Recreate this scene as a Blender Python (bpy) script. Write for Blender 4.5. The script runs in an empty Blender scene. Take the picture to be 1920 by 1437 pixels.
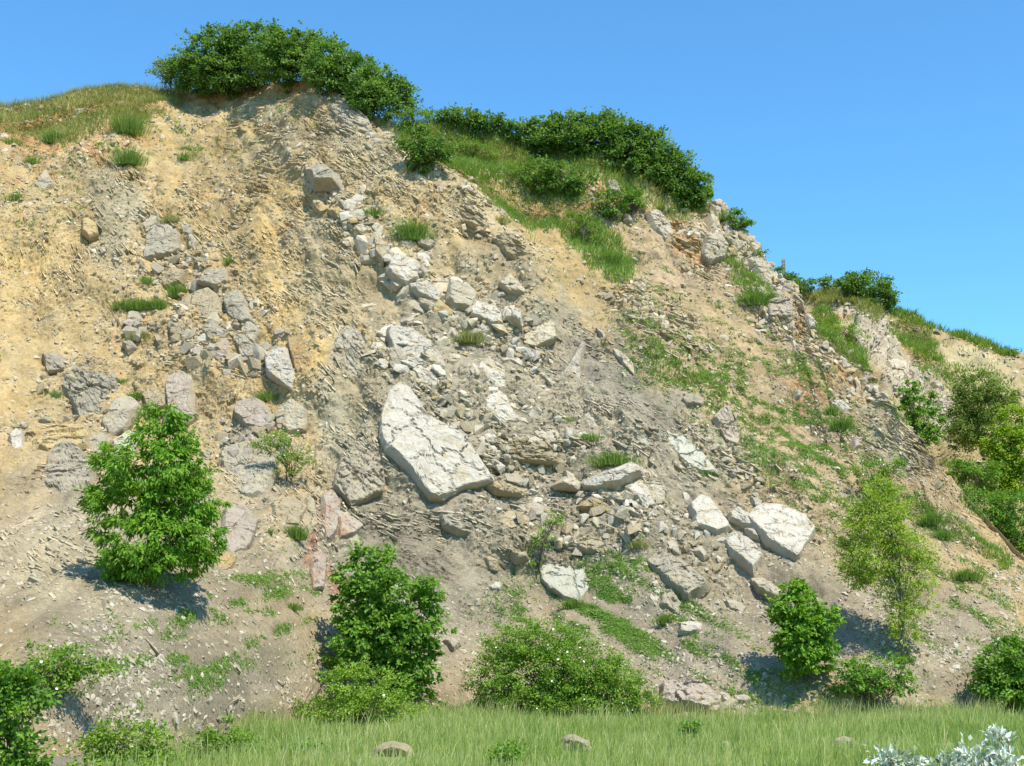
import bpy, bmesh, math, random
import numpy as np
from mathutils import Vector

SC = bpy.context.scene
COL = SC.collection
RAD = math.radians
rng = np.random.default_rng(7)
random.seed(7)

# ------------------------------------------------------------------ camera
CAM_H = 2.5
PITCH = RAD(11.3)
FPX = 2376.0                      # focal length in photo pixels (1920 wide)
cam_d = bpy.data.cameras.new('camera')
cam_d.sensor_width = 36.0
cam_d.lens = 36.0 * FPX / 1920.0
cam_d.clip_start = 0.1
cam_d.clip_end = 6000.0
cam = bpy.data.objects.new('camera', cam_d)
COL.objects.link(cam)
cam.location = (0, 0, CAM_H)
cam.rotation_euler = (RAD(90) + PITCH, 0, 0)
SC.camera = cam

# ------------------------------------------------------------------ light
SUN_TO = Vector((0.31, -0.46, 0.82)).normalized()     # direction towards the sun
world = bpy.data.worlds.new('World')
SC.world = world
world.use_nodes = True
wn = world.node_tree
wn.nodes.clear()
w_out = wn.nodes.new('ShaderNodeOutputWorld')
w_bg = wn.nodes.new('ShaderNodeBackground')
w_sky = wn.nodes.new('ShaderNodeTexSky')
w_sky.sky_type = 'NISHITA'
w_sky.sun_disc = False
w_sky.sun_elevation = math.asin(SUN_TO.z)
w_sky.sun_rotation = math.atan2(SUN_TO.x, SUN_TO.y)
w_sky.altitude = 200
w_sky.air_density = 1.0
w_sky.dust_density = 0.4
w_sky.ozone_density = 2.0
w_bg.inputs['Strength'].default_value = 0.108
w_tint = wn.nodes.new('ShaderNodeMix'); w_tint.data_type = 'RGBA'; w_tint.blend_type = 'MULTIPLY'
w_tint.inputs[0].default_value = 1.0
w_tint.inputs[7].default_value = (0.77, 1.45, 1.76, 1)      # the deep blue of this camera's sky, the same all round
wn.links.new(w_sky.outputs[0], w_tint.inputs[6])
wn.links.new(w_tint.outputs[2], w_bg.inputs['Color'])
wn.links.new(w_bg.outputs[0], w_out.inputs['Surface'])

sun_d = bpy.data.lights.new('sun', 'SUN')
sun_d.energy = 4.9
sun_d.angle = RAD(0.5)
sun_d.color = (1.0, 0.95, 0.835)
sun = bpy.data.objects.new('sun', sun_d)
COL.objects.link(sun)
sun.location = (30, -30, 80)
sun.rotation_euler = SUN_TO.to_track_quat('Z', 'Y').to_euler()

vs = SC.view_settings
vs.view_transform = 'Standard'
vs.look = 'None'
vs.exposure = 0.50
vs.gamma = 1.0
vs.use_curve_mapping = False
SC.cycles.max_bounces = 6
SC.cycles.transparent_max_bounces = 4

# ------------------------------------------------------------------ numpy noise
def _h(ix, iy, seed):
    a = ix.astype(np.uint32) * np.uint32(374761393) + iy.astype(np.uint32) * np.uint32(668265263) + np.uint32((seed * 2246822519) & 0xffffffff)
    a = (a ^ (a >> np.uint32(13))) * np.uint32(1274126177)
    a = (a ^ (a >> np.uint32(16))) * np.uint32(2246822519)
    return a ^ (a >> np.uint32(15))

def hash01(ix, iy, seed):
    return _h(ix, iy, seed).astype(np.float64) / 4294967295.0

def gnoise(x, y, seed=0):
    x = np.asarray(x, float); y = np.asarray(y, float)
    xi = np.floor(x); yi = np.floor(y)
    fx = x - xi; fy = y - yi
    xi = xi.astype(np.int64); yi = yi.astype(np.int64)
    u = fx * fx * fx * (fx * (fx * 6 - 15) + 10)
    v = fy * fy * fy * (fy * (fy * 6 - 15) + 10)
    def g(ax, ay, dx, dy):
        th = hash01(ax, ay, seed) * (2 * math.pi)
        return np.cos(th) * dx + np.sin(th) * dy
    a = g(xi, yi, fx, fy); b = g(xi + 1, yi, fx - 1, fy)
    c = g(xi, yi + 1, fx, fy - 1); d = g(xi + 1, yi + 1, fx - 1, fy - 1)
    return ((a * (1 - u) + b * u) * (1 - v) + (c * (1 - u) + d * u) * v) * 1.5

def fbm(x, y, octs=4, seed=0, gain=0.5):
    t = 0.0; a = 1.0
    for o in range(octs):
        t = t + a * gnoise(x * 2.03 ** o, y * 2.03 ** o, seed + o * 17)
        a *= gain
    return t

def worley(x, y, seed=0):
    """F1, F2, a random value of the nearest cell, and the offset from its centre."""
    x = np.asarray(x, float); y = np.asarray(y, float)
    xi = np.floor(x).astype(np.int64); yi = np.floor(y).astype(np.int64)
    f1 = np.full(x.shape, 9.0); f2 = np.full(x.shape, 9.0); idr = np.zeros(x.shape)
    ox = np.zeros(x.shape); oy = np.zeros(x.shape)
    for dx in (-1, 0, 1):
        for dy in (-1, 0, 1):
            cx = xi + dx; cy = yi + dy
            ax = x - (cx + hash01(cx, cy, seed)); ay = y - (cy + hash01(cx, cy, seed + 91))
            d = np.hypot(ax, ay)
            closer = d < f1
            f2 = np.where(closer, f1, np.minimum(f2, d))
            idr = np.where(closer, hash01(cx, cy, seed + 53), idr)
            ox = np.where(closer, ax, ox); oy = np.where(closer, ay, oy)
            f1 = np.where(closer, d, f1)
    return f1, f2, idr, ox, oy

def broken(x, y, seed, tilt=0.9):
    """angular broken rock: every cell is a tilted flat face; about -0.6..0.6, with its joints (0 at a joint)"""
    f1, f2, idr, ox, oy = worley(x, y, seed)
    an = idr * 57.0
    tl = tilt * (0.4 + 0.6 * (idr * 13.7 % 1.0))
    return (idr - 0.5) * 0.9 + tl * (np.cos(an) * ox + np.sin(an) * oy), np.clip((f2 - f1) / 0.12, 0, 1), idr

def sstep(a, b, x):
    t = np.clip((np.asarray(x, float) - a) / (b - a), 0, 1)
    return t * t * (3 - 2 * t)

# ------------------------------------------------------------------ survey: photo pixel <-> place
CP, SP = math.cos(PITCH), math.sin(PITCH)
def project(X, Y, Z):
    zz = Z - CAM_H
    d = Y * CP + zz * SP
    u = -Y * SP + zz * CP
    return 960 + FPX * X / d, 718.5 - FPX * u / d

def ray(px, py):
    dx = (np.asarray(px, float) - 960) / FPX
    dy = (718.5 - np.asarray(py, float)) / FPX
    return dx, CP - dy * SP, SP + dy * CP     # x, y, z of the ray

# --- the slope of the quarry face: depth Y as a function of place x and height z
def F_base(x, z):
    x = np.asarray(x, float); z = np.asarray(z, float)
    bulge = 17.0 * sstep(-4.6, -11.5, x) * (1 - sstep(-1.0, 11.0, z))
    y0 = 41.0 - bulge + 0.6 * np.sin(x * 0.35 + 1.0)
    zt = 4.0 + 0.8 * np.sin(x * 0.3) + 3.0 * sstep(6, 14, x)
    c1 = 1.30
    c2 = 0.74 + 0.20 * sstep(2, 14, x) + 0.06 * sstep(-12, -22, x)
    k = 1.2
    over = np.where((z - zt) / k > 30, z - zt, k * np.log1p(np.exp(np.clip((z - zt) / k, -50, 30))))
    return y0 + c1 * (z - over) + c2 * over

def seg_dist(px, py, pts):
    """distance to a polyline, signed perpendicular distance (+ = left/below side), and how far past an end"""
    best = np.full(np.shape(px), 1e9); side = np.zeros(np.shape(px)); ov = np.zeros(np.shape(px))
    n = len(pts) - 1
    for i in range(n):
        (ax, ay), (bx, by) = pts[i], pts[i + 1]
        ex, ey = bx - ax, by - ay
        L2 = ex * ex + ey * ey; L1 = math.sqrt(L2)
        tu = ((px - ax) * ex + (py - ay) * ey) / L2
        t = np.clip(tu, 0, 1)
        qx = px - ax - t * ex; qy = py - ay - t * ey
        d = np.hypot(qx, qy)
        s = (ex * (py - ay) - ey * (px - ax)) / L1
        o = np.zeros(np.shape(px))
        if i == 0: o = np.maximum(o, -tu * L1)
        if i == n - 1: o = np.maximum(o, (tu - 1) * L1)
        m = d < best
        best = np.where(m, d, best); side = np.where(m, s, side); ov = np.where(m, o, ov)
    return best, side, ov

def blob(px, py, cx, cy, rx, ry, rot=0.0):
    c, s = math.cos(RAD(rot)), math.sin(RAD(rot))
    dx = px - cx; dy = py - cy
    a = (dx * c + dy * s) / rx; b = (-dx * s + dy * c) / ry
    return np.exp(-(a * a + b * b))

# large forms of the face: (polyline, outward metres, fall-off on the left/lower side, on the right/upper side)
FORMS = [
    ([(590, 165), (700, 265), (800, 345), (900, 430), (1010, 530)], 1.5, 150, 34),     # fin of tilted beds under the crest
    ([(820, 330), (900, 390), (985, 470), (1000, 540)], 0.9, 70, 26),
    ([(560, 300), (640, 400), (720, 500), (850, 590), (980, 640)], 0.8, 28, 160),      # row of white blocks
    ([(592, 610), (588, 700), (600, 800), (610, 900), (640, 980)], 0.6, 34, 190),      # step along the grey flaky beds
    ([(700, 720), (730, 860), (830, 950)], 0.7, 22, 120),
    ([(215, 300), (205, 400), (190, 480)], 0.8, 60, 80),                                # pale buttress top left
    ([(340, 560), (420, 640), (560, 700)], 0.6, 80, 90),
    ([(60, 830), (130, 880), (190, 960)], 0.7, 70, 90),
    ([(950, 1030), (1060, 1040), (1180, 1010)], 0.7, 26, 120),
    ([(930, 890), (1050, 905), (1200, 900)], 0.6, 26, 110),
    ([(1210, 640), (1350, 780), (1470, 930), (1560, 1050)], 0.8, 120, 40),              # rocky rib left of the weeds
    ([(1120, 330), (1230, 420), (1340, 480), (1480, 590), (1640, 700), (1760, 880)], 0.9, 40, 150),
    ([(830, 260), (950, 340), (1080, 420), (1160, 500)], -0.9, 55, 70),                 # grassed hollow
    ([(330, 180), (300, 330), (330, 520)], -0.7, 50, 50),                               # gully
    ([(90, 280), (70, 420), (30, 600)], -0.6, 50, 60),
    ([(650, 620), (680, 760), (700, 900)], -0.4, 40, 40),
]
def forms(px, py):
    out = 0.0
    for pts, amp, wl, wr in FORMS:
        d, s, ov = seg_dist(px, py, pts)
        d = np.where(ov > 0, np.abs(s), d)
        w = wr + (wl - wr) * sstep(-14, 14, s)
        out = out + 0.60 * amp * np.exp(-(d / (w * 1.2)) ** 2) * np.exp(-(ov / 55.0) ** 2)
    return out

def F_main(x, z):
    yb = F_base(x, z)
    px, py = project(x, yb, z)
    return yb - forms(px, py)

# --- the next face of the quarry, behind and to the right
def F_back(x, z):
    return 70.0 + (np.asarray(z, float) - 12.4) * 1.24 + 1.2 * np.sin(np.asarray(x, float) * 0.22)

def at(px, py, F=F_main, lo=18.0, hi=125.0):
    """where the line of sight through a photo pixel meets a slope"""
    px = np.atleast_1d(np.asarray(px, float)); py = np.atleast_1d(np.asarray(py, float))
    rx, ry, rz = ray(px, py)
    ys = np.linspace(lo, hi, 110)[:, None]
    t = ys / ry[None, :]
    g = ys - F(rx[None, :] * t, CAM_H + rz[None, :] * t)
    hit = g > 0
    idx = np.argmax(hit, axis=0); idx = np.where(hit.any(axis=0), np.maximum(idx, 1), len(ys) - 1)
    a = ys[idx - 1, 0].copy(); b = ys[idx, 0].copy()
    for _ in range(18):
        m = 0.5 * (a + b); tt = m / ry
        gm = m - F(rx * tt, CAM_H + rz * tt)
        b = np.where(gm > 0, m, b); a = np.where(gm > 0, a, m)
    tt = b / ry
    return np.stack([rx * tt, b, CAM_H + rz * tt], axis=1)

def at_ground(px, py, z=0.0):
    px = np.atleast_1d(np.asarray(px, float)); py = np.atleast_1d(np.asarray(py, float))
    rx, ry, rz = ray(px, py)
    t = (z - CAM_H) / rz
    return np.stack([rx * t, ry * t, np.full(px.shape, z)], axis=1)

def at_depth(px, py, Y):
    rx, ry, rz = ray(px, py)
    t = Y / ry
    return np.array([rx * t, Y, CAM_H + rz * t])

# ------------------------------------------------------------------ mesh helper
def build_mesh(name, V, F, mat=None, smooth=False, fattr=None, vattr=None, cattr=None):
    """V (n,3); F (m,3) or (m,4) int array -> mesh"""
    me = bpy.data.meshes.new(name)
    V = np.ascontiguousarray(V, dtype=np.float32); F = np.ascontiguousarray(F, dtype=np.int32)
    k = F.shape[1]
    me.vertices.add(len(V)); me.vertices.foreach_set('co', V.ravel())
    me.loops.add(F.size); me.loops.foreach_set('vertex_index', F.ravel())
    me.polygons.add(len(F))
    me.polygons.foreach_set('loop_start', np.arange(0, F.size, k, dtype=np.int32))
    me.polygons.foreach_set('use_smooth', np.full(len(F), smooth, dtype=bool))
    for nm, arr in (fattr or {}).items():
        at_ = me.attributes.new(nm, 'FLOAT', 'POINT'); at_.data.foreach_set('value', np.ascontiguousarray(arr, dtype=np.float32).ravel())
    for nm, arr in (vattr or {}).items():
        at_ = me.attributes.new(nm, 'FLOAT_VECTOR', 'POINT'); at_.data.foreach_set('vector', np.ascontiguousarray(arr, dtype=np.float32).ravel())
    for nm, arr in (cattr or {}).items():
        at_ = me.attributes.new(nm, 'FLOAT_COLOR', 'POINT')
        c4 = np.ones((len(V), 4), dtype=np.float32); c4[:, :3] = arr
        at_.data.foreach_set('color', c4.ravel())
    me.update(calc_edges=True)
    if mat: me.materials.append(mat)
    return me

def link(name, me, parent=None):
    o = bpy.data.objects.new(name, me)
    COL.objects.link(o)
    if parent: o.parent = parent
    return o

def tag(o, label=None, cat=None, group=None, kind=None):
    if label: o['label'] = label
    if cat: o['category'] = cat
    if group: o['group'] = group
    if kind: o['kind'] = kind
    return o

# ------------------------------------------------------------------ materials
def nodes_of(name):
    m = bpy.data.materials.new(name); m.use_nodes = True
    nt = m.node_tree; nt.nodes.clear()
    out = nt.nodes.new('ShaderNodeOutputMaterial')
    return m, nt, out

def N(nt, typ, **kw):
    n = nt.nodes.new(typ)
    for k, v in kw.items():
        if k.startswith('i_'):
            n.inputs[k[2:]].default_value = v
        else:
            setattr(n, k, v)
    return n

def noise_tex(nt, vec, scale, detail=4, rough=0.55):
    n = N(nt, 'ShaderNodeTexNoise')
    n.inputs['Scale'].default_value = scale; n.inputs['Detail'].default_value = detail; n.inputs['Roughness'].default_value = rough
    nt.links.new(vec, n.inputs['Vector'])
    return n.outputs['Fac']

def ramp(nt, fac, stops):
    r = N(nt, 'ShaderNodeValToRGB')
    els = r.color_ramp.elements
    while len(els) < len(stops): els.new(0.5)
    for e, (p, c) in zip(els, stops):
        e.position = p; e.color = (*c, 1) if len(c) == 3 else c
    nt.links.new(fac, r.inputs['Fac'])
    return r.outputs['Color']

def mixc(nt, fac, a, b, mode='MIX'):
    m = N(nt, 'ShaderNodeMix', data_type='RGBA', blend_type=mode)
    if isinstance(fac, float): m.inputs[0].default_value = fac
    else: nt.links.new(fac, m.inputs[0])
    for sock, v in ((m.inputs[6], a), (m.inputs[7], b)):
        if isinstance(v, tuple): sock.default_value = (*v, 1)
        else: nt.links.new(v, sock)
    return m.outputs[2]

def g(v): return (v, v, v)

def terrain_mat():
    m, nt, out = nodes_of('quarry_earth')
    L = nt.links
    tc = N(nt, 'ShaderNodeTexCoord').outputs['Object']
    col = N(nt, 'ShaderNodeAttribute', attribute_name='soil').outputs['Color']
    bed = N(nt, 'ShaderNodeAttribute', attribute_name='bed').outputs['Vector']
    strata = N(nt, 'ShaderNodeAttribute', attribute_name='strata').outputs['Fac']
    n1 = noise_tex(nt, tc, 0.7, 5, 0.6)
    n2 = noise_tex(nt, tc, 6.0, 5, 0.65)
    n3 = noise_tex(nt, tc, 26.0, 3, 0.6)
    nb = noise_tex(nt, bed, 1.0, 5, 0.65)
    c = mixc(nt, 1.0, col, ramp(nt, n1, [(0.3, g(0.82)), (0.7, g(1.12))]), 'MULTIPLY')
    c = mixc(nt, 1.0, c, ramp(nt, n2, [(0.3, (0.78, 0.77, 0.76)), (0.5, g(1.0)), (0.72, (1.18, 1.17, 1.15))]), 'MULTIPLY')
    c = mixc(nt, strata, c, mixc(nt, 1.0, c, ramp(nt, nb, [(0.34, (0.62, 0.59, 0.55)), (0.46, g(0.95)), (0.68, (1.28, 1.27, 1.24))]), 'MULTIPLY'))
    # pale chips of limestone in the soil
    vo = N(nt, 'ShaderNodeTexVoronoi', feature='F1'); vo.inputs['Scale'].default_value = 9.0
    L.new(tc, vo.inputs['Vector'])
    chip = ramp(nt, vo.outputs['Distance'], [(0.16, g(1.0)), (0.27, g(0.0))])
    sel = N(nt, 'ShaderNodeSeparateColor'); L.new(vo.outputs['Color'], sel.inputs[0])
    selr = ramp(nt, sel.outputs[0], [(0.58, g(0.0)), (0.66, g(1.0))])
    chipm = mixc(nt, 1.0, chip, selr, 'MULTIPLY')
    gate = ramp(nt, noise_tex(nt, tc, 0.45, 4, 0.6), [(0.42, g(0.12)), (0.60, g(0.75))])
    chipf = mixc(nt, gate, (0.0, 0.0, 0.0), chipm)
    c = mixc(nt, chipf, c, ramp(nt, sel.outputs[1], [(0.0, (0.38, 0.30, 0.19)), (0.6, (0.48, 0.42, 0.32)), (1.0, (0.54, 0.49, 0.40))]))
    vo2 = N(nt, 'ShaderNodeTexVoronoi', feature='F1'); vo2.inputs['Scale'].default_value = 4.2
    wv = N(nt, 'ShaderNodeMix', data_type='VECTOR'); wv.inputs[0].default_value = 0.06
    nz = N(nt, 'ShaderNodeTexNoise'); nz.inputs['Scale'].default_value = 9.0; L.new(tc, nz.inputs['Vector'])
    L.new(tc, wv.inputs[4]); L.new(nz.outputs['Color'], wv.inputs[5]); L.new(wv.outputs[1], vo2.inputs['Vector'])
    chip2 = ramp(nt, vo2.outputs['Distance'], [(0.20, g(1.0)), (0.27, g(0.0))])
    sel2 = N(nt, 'ShaderNodeSeparateColor'); L.new(vo2.outputs['Color'], sel2.inputs[0])
    chipm2 = mixc(nt, 1.0, chip2, ramp(nt, sel2.outputs[0], [(0.72, g(0.0)), (0.8, g(1.0))]), 'MULTIPLY')
    c = mixc(nt, mixc(nt, 0.55, (0.0, 0.0, 0.0), chipm2), c, ramp(nt, sel2.outputs[1], [(0.0, (0.34, 0.27, 0.17)), (0.5, (0.45, 0.39, 0.29)), (1.0, (0.50, 0.45, 0.36))]))
    c = mixc(nt, 1.0, c, ramp(nt, n3, [(0.3, g(0.74)), (0.7, g(1.20))]), 'MULTIPLY')
    bs = N(nt, 'ShaderNodeBsdfPrincipled'); bs.inputs['Roughness'].default_value = 0.95
    bs.inputs['Specular IOR Level'].default_value = 0.15
    L.new(c, bs.inputs['Base Color'])
    # relief
    add = N(nt, 'ShaderNodeMath', operation='ADD')
    add2 = N(nt, 'ShaderNodeMath', operation='MULTIPLY_ADD'); L.new(chipm2, add2.inputs[0]); add2.inputs[1].default_value = 1.6; L.new(chipm, add2.inputs[2])
    L.new(n3, add.inputs[0]); L.new(add2.outputs[0], add.inputs[1])
    b1 = N(nt, 'ShaderNodeBump'); b1.inputs['Strength'].default_value = 0.7; b1.inputs['Distance'].default_value = 0.035
    L.new(add.outputs[0], b1.inputs['Height'])
    b2 = N(nt, 'ShaderNodeBump'); b2.inputs['Strength'].default_value = 0.5; b2.inputs['Distance'].default_value = 0.06
    L.new(n2, b2.inputs['Height']); L.new(b1.outputs[0], b2.inputs['Normal'])
    b3 = N(nt, 'ShaderNodeBump'); b3.inputs['Distance'].default_value = 0.13
    L.new(strata, b3.inputs['Strength'])
    L.new(nb, b3.inputs['Height']); L.new(b2.outputs[0], b3.inputs['Normal'])
    L.new(b3.outputs[0], bs.inputs['Normal'])
    L.new(bs.outputs[0], out.inputs['Surface'])
    return m

def rock_mat(name, base, stain, dirt, stain_lo=0.56):
    m, nt, out = nodes_of(name)
    L = nt.links
    tc = N(nt, 'ShaderNodeTexCoord').outputs['Object']
    geo = N(nt, 'ShaderNodeObjectInfo').outputs['Random']
    n1 = noise_tex(nt, tc, 1.6, 5, 0.62)
    n2 = noise_tex(nt, tc, 7.0, 6, 0.68)
    n3 = noise_tex(nt, tc, 30.0, 3, 0.6)
    mp = N(nt, 'ShaderNodeMapping'); mp.inputs['Location'].default_value = (31, 7, 13); L.new(tc, mp.inputs['Vector'])
    n4 = noise_tex(nt, mp.outputs[0], 1.9, 4, 0.6)
    c = mixc(nt, ramp(nt, n4, [(stain_lo, g(0.0)), (stain_lo + 0.14, g(0.85))]), base, stain)
    c = mixc(nt, ramp(nt, n1, [(0.47, g(0.0)), (0.66, g(0.7))]), c, dirt)
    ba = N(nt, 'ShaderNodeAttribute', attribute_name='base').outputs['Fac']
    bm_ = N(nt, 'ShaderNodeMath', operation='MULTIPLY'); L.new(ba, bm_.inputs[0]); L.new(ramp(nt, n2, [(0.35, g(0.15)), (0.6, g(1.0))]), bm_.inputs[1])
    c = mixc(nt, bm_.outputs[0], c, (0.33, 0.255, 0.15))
    c = mixc(nt, 1.0, c, ramp(nt, n2, [(0.28, (0.74, 0.73, 0.72)), (0.5, g(1.0)), (0.72, g(1.12))]), 'MULTIPLY')
    c = mixc(nt, 1.0, c, ramp(nt, n3, [(0.3, g(0.84)), (0.65, g(1.08))]), 'MULTIPLY')
    c = mixc(nt, 1.0, c, ramp(nt, geo, [(0.0, g(0.86)), (1.0, g(1.06))]), 'MULTIPLY')
    bs = N(nt, 'ShaderNodeBsdfPrincipled'); bs.inputs['Roughness'].default_value = 0.9
    bs.inputs['Specular IOR Level'].default_value = 0.2
    L.new(c, bs.inputs['Base Color'])
    b1 = N(nt, 'ShaderNodeBump'); b1.inputs['Strength'].default_value = 0.55; b1.inputs['Distance'].default_value = 0.03
    L.new(n3, b1.inputs['Height'])
    b2 = N(nt, 'ShaderNodeBump'); b2.inputs['Strength'].default_value = 0.6; b2.inputs['Distance'].default_value = 0.10
    L.new(n2, b2.inputs['Height']); L.new(b1.outputs[0], b2.inputs['Normal'])
    L.new(b2.outputs[0], bs.inputs['Normal'])
    L.new(bs.outputs[0], out.inputs['Surface'])
    return m

def scree_mat():
    m, nt, out = nodes_of('scree_stone')
    L = nt.links
    r = N(nt, 'ShaderNodeAttribute', attribute_name='rnd').outputs['Fac']
    col = N(nt, 'ShaderNodeAttribute', attribute_name='soil').outputs['Color']
    tc = N(nt, 'ShaderNodeTexCoord').outputs['Object']
    n = noise_tex(nt, tc, 18.0, 4, 0.6)
    c = ramp(nt, r, [(0.0, (0.22, 0.18, 0.13)), (0.3, (0.34, 0.28, 0.19)), (0.65, (0.45, 0.385, 0.28)), (1.0, (0.54, 0.49, 0.40))])
    c = mixc(nt, 0.35, c, col)
    c = mixc(nt, 1.0, c, ramp(nt, n, [(0.3, g(0.8)), (0.7, g(1.15))]), 'MULTIPLY')
    bs = N(nt, 'ShaderNodeBsdfPrincipled'); bs.inputs['Roughness'].default_value = 0.92
    bs.inputs['Specular IOR Level'].default_value = 0.15
    L.new(c, bs.inputs['Base Color'])
    L.new(bs.outputs[0], out.inputs['Surface'])
    return m

def leaf_mat(name, dark, mid, light, trans=0.35):
    m, nt, out = nodes_of(name)
    L = nt.links
    r = N(nt, 'ShaderNodeAttribute', attribute_name='rnd').outputs['Fac']
    c = ramp(nt, r, [(0.0, dark), (0.5, mid), (1.0, light)])
    bs = N(nt, 'ShaderNodeBsdfPrincipled'); bs.inputs['Roughness'].default_value = 0.5
    bs.inputs['Specular IOR Level'].default_value = 0.3
    L.new(c, bs.inputs['Base Color'])
    tr = N(nt, 'ShaderNodeBsdfTranslucent')
    L.new(mixc(nt, 1.0, c, (1.25, 1.2, 0.6), 'MULTIPLY'), tr.inputs['Color'])
    mx = N(nt, 'ShaderNodeMixShader'); mx.inputs[0].default_value = trans
    L.new(bs.outputs[0], mx.inputs[1]); L.new(tr.outputs[0], mx.inputs[2])
    L.new(mx.outputs[0], out.inputs['Surface'])
    return m

def plain_mat(name, c1, c2, scale=12.0, rough=0.9):
    m, nt, out = nodes_of(name)
    tc = N(nt, 'ShaderNodeTexCoord').outputs['Object']
    n = noise_tex(nt, tc, scale, 5, 0.6)
    bs = N(nt, 'ShaderNodeBsdfPrincipled'); bs.inputs['Roughness'].default_value = rough
    bs.inputs['Specular IOR Level'].default_value = 0.15
    nt.links.new(ramp(nt, n, [(0.3, c1), (0.7, c2)]), bs.inputs['Base Color'])
    nt.links.new(bs.outputs[0], out.inputs['Surface'])
    return m

M_EARTH = terrain_mat()
M_SCREE = scree_mat()
ROCK = {
    'white':  rock_mat('white_limestone', (0.49, 0.432, 0.345), (0.43, 0.335, 0.205), (0.37, 0.32, 0.25), 0.53),
    'cream':  rock_mat('cream_limestone', (0.465, 0.395, 0.285), (0.40, 0.28, 0.14), (0.34, 0.29, 0.21), 0.52),
    'grey':   rock_mat('grey_limestone', (0.385, 0.33, 0.24), (0.40, 0.32, 0.20), (0.27, 0.22, 0.155), 0.52),
    'dark':   rock_mat('weathered_grey_limestone', (0.33, 0.285, 0.21), (0.40, 0.335, 0.225), (0.22, 0.185, 0.135), 0.50),
    'yellow': rock_mat('yellow_marl', (0.42, 0.305, 0.135), (0.42, 0.355, 0.23), (0.31, 0.235, 0.13), 0.50),
    'tan':    rock_mat('tan_marl', (0.36, 0.285, 0.175), (0.36, 0.24, 0.11), (0.28, 0.23, 0.155), 0.55),
    'pink':   rock_mat('pinkish_limestone', (0.40, 0.325, 0.25), (0.36, 0.24, 0.15), (0.28, 0.225, 0.17), 0.54),
    'orange': rock_mat('orange_marl', (0.40, 0.26, 0.11), (0.38, 0.21, 0.08), (0.36, 0.285, 0.18), 0.50),
    'red':    rock_mat('red_stained_limestone', (0.40, 0.325, 0.25), (0.34, 0.175, 0.11), (0.30, 0.20, 0.145), 0.47),
    'sheet':  rock_mat('greenish_white_limestone', (0.48, 0.45, 0.345), (0.41, 0.32, 0.17), (0.35, 0.315, 0.235), 0.60),
}
LEAF = {
    'walnut': leaf_mat('walnut_leaf', (0.09, 0.205, 0.012), (0.155, 0.31, 0.022), (0.25, 0.42, 0.045), 0.42),
    'hazel':  leaf_mat('hazel_leaf', (0.085, 0.185, 0.018), (0.15, 0.295, 0.03), (0.24, 0.395, 0.055), 0.42),
    'rose':   leaf_mat('rose_leaf', (0.105, 0.20, 0.016), (0.18, 0.315, 0.03), (0.275, 0.41, 0.06), 0.42),
    'lime':   leaf_mat('lime_green_leaf', (0.14, 0.24, 0.02), (0.225, 0.36, 0.035), (0.32, 0.44, 0.065), 0.44),
    'willow': leaf_mat('willow_leaf', (0.20, 0.29, 0.03), (0.32, 0.43, 0.055), (0.44, 0.53, 0.10), 0.46),
    'crest':  leaf_mat('blackthorn_leaf', (0.07, 0.15, 0.024), (0.14, 0.255, 0.042), (0.225, 0.345, 0.072), 0.42),
    'olive':  leaf_mat('olive_green_leaf', (0.10, 0.165, 0.025), (0.175, 0.25, 0.042), (0.25, 0.325, 0.07), 0.4),
    'yellowg': leaf_mat('yellow_green_leaf', (0.15, 0.26, 0.015), (0.25, 0.38, 0.025), (0.35, 0.46, 0.04), 0.45),
    'silver': leaf_mat('silver_leaf', (0.22, 0.27, 0.15), (0.52, 0.56, 0.47), (0.80, 0.82, 0.77), 0.15),
    'grass':  leaf_mat('meadow_grass_blade', (0.20, 0.29, 0.06), (0.36, 0.455, 0.13), (0.52, 0.53, 0.25), 0.5),
    'tuft':   leaf_mat('green_grass_blade', (0.11, 0.21, 0.03), (0.19, 0.31, 0.055), (0.31, 0.405, 0.10), 0.45),
    'dry':    leaf_mat('dry_crest_grass_blade', (0.19, 0.235, 0.06), (0.33, 0.355, 0.115), (0.48, 0.45, 0.21), 0.45),
    'weed':   leaf_mat('weed_leaf', (0.11, 0.215, 0.03), (0.18, 0.305, 0.05), (0.275, 0.39, 0.085), 0.42),
}
M_BARK = plain_mat('bark', (0.07, 0.055, 0.04), (0.16, 0.13, 0.10), 20)
M_BARKG = plain_mat('grey_green_bark', (0.13, 0.13, 0.08), (0.24, 0.22, 0.15), 20)
M_PETAL = plain_mat('white_petal', (0.78, 0.74, 0.70), (0.85, 0.80, 0.78), 30, 0.6)
M_POST = plain_mat('weathered_wood', (0.14, 0.13, 0.11), (0.26, 0.24, 0.20), 14)
M_MEADOW = plain_mat('meadow_soil', (0.15, 0.19, 0.06), (0.24, 0.26, 0.10), 1.6)

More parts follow.
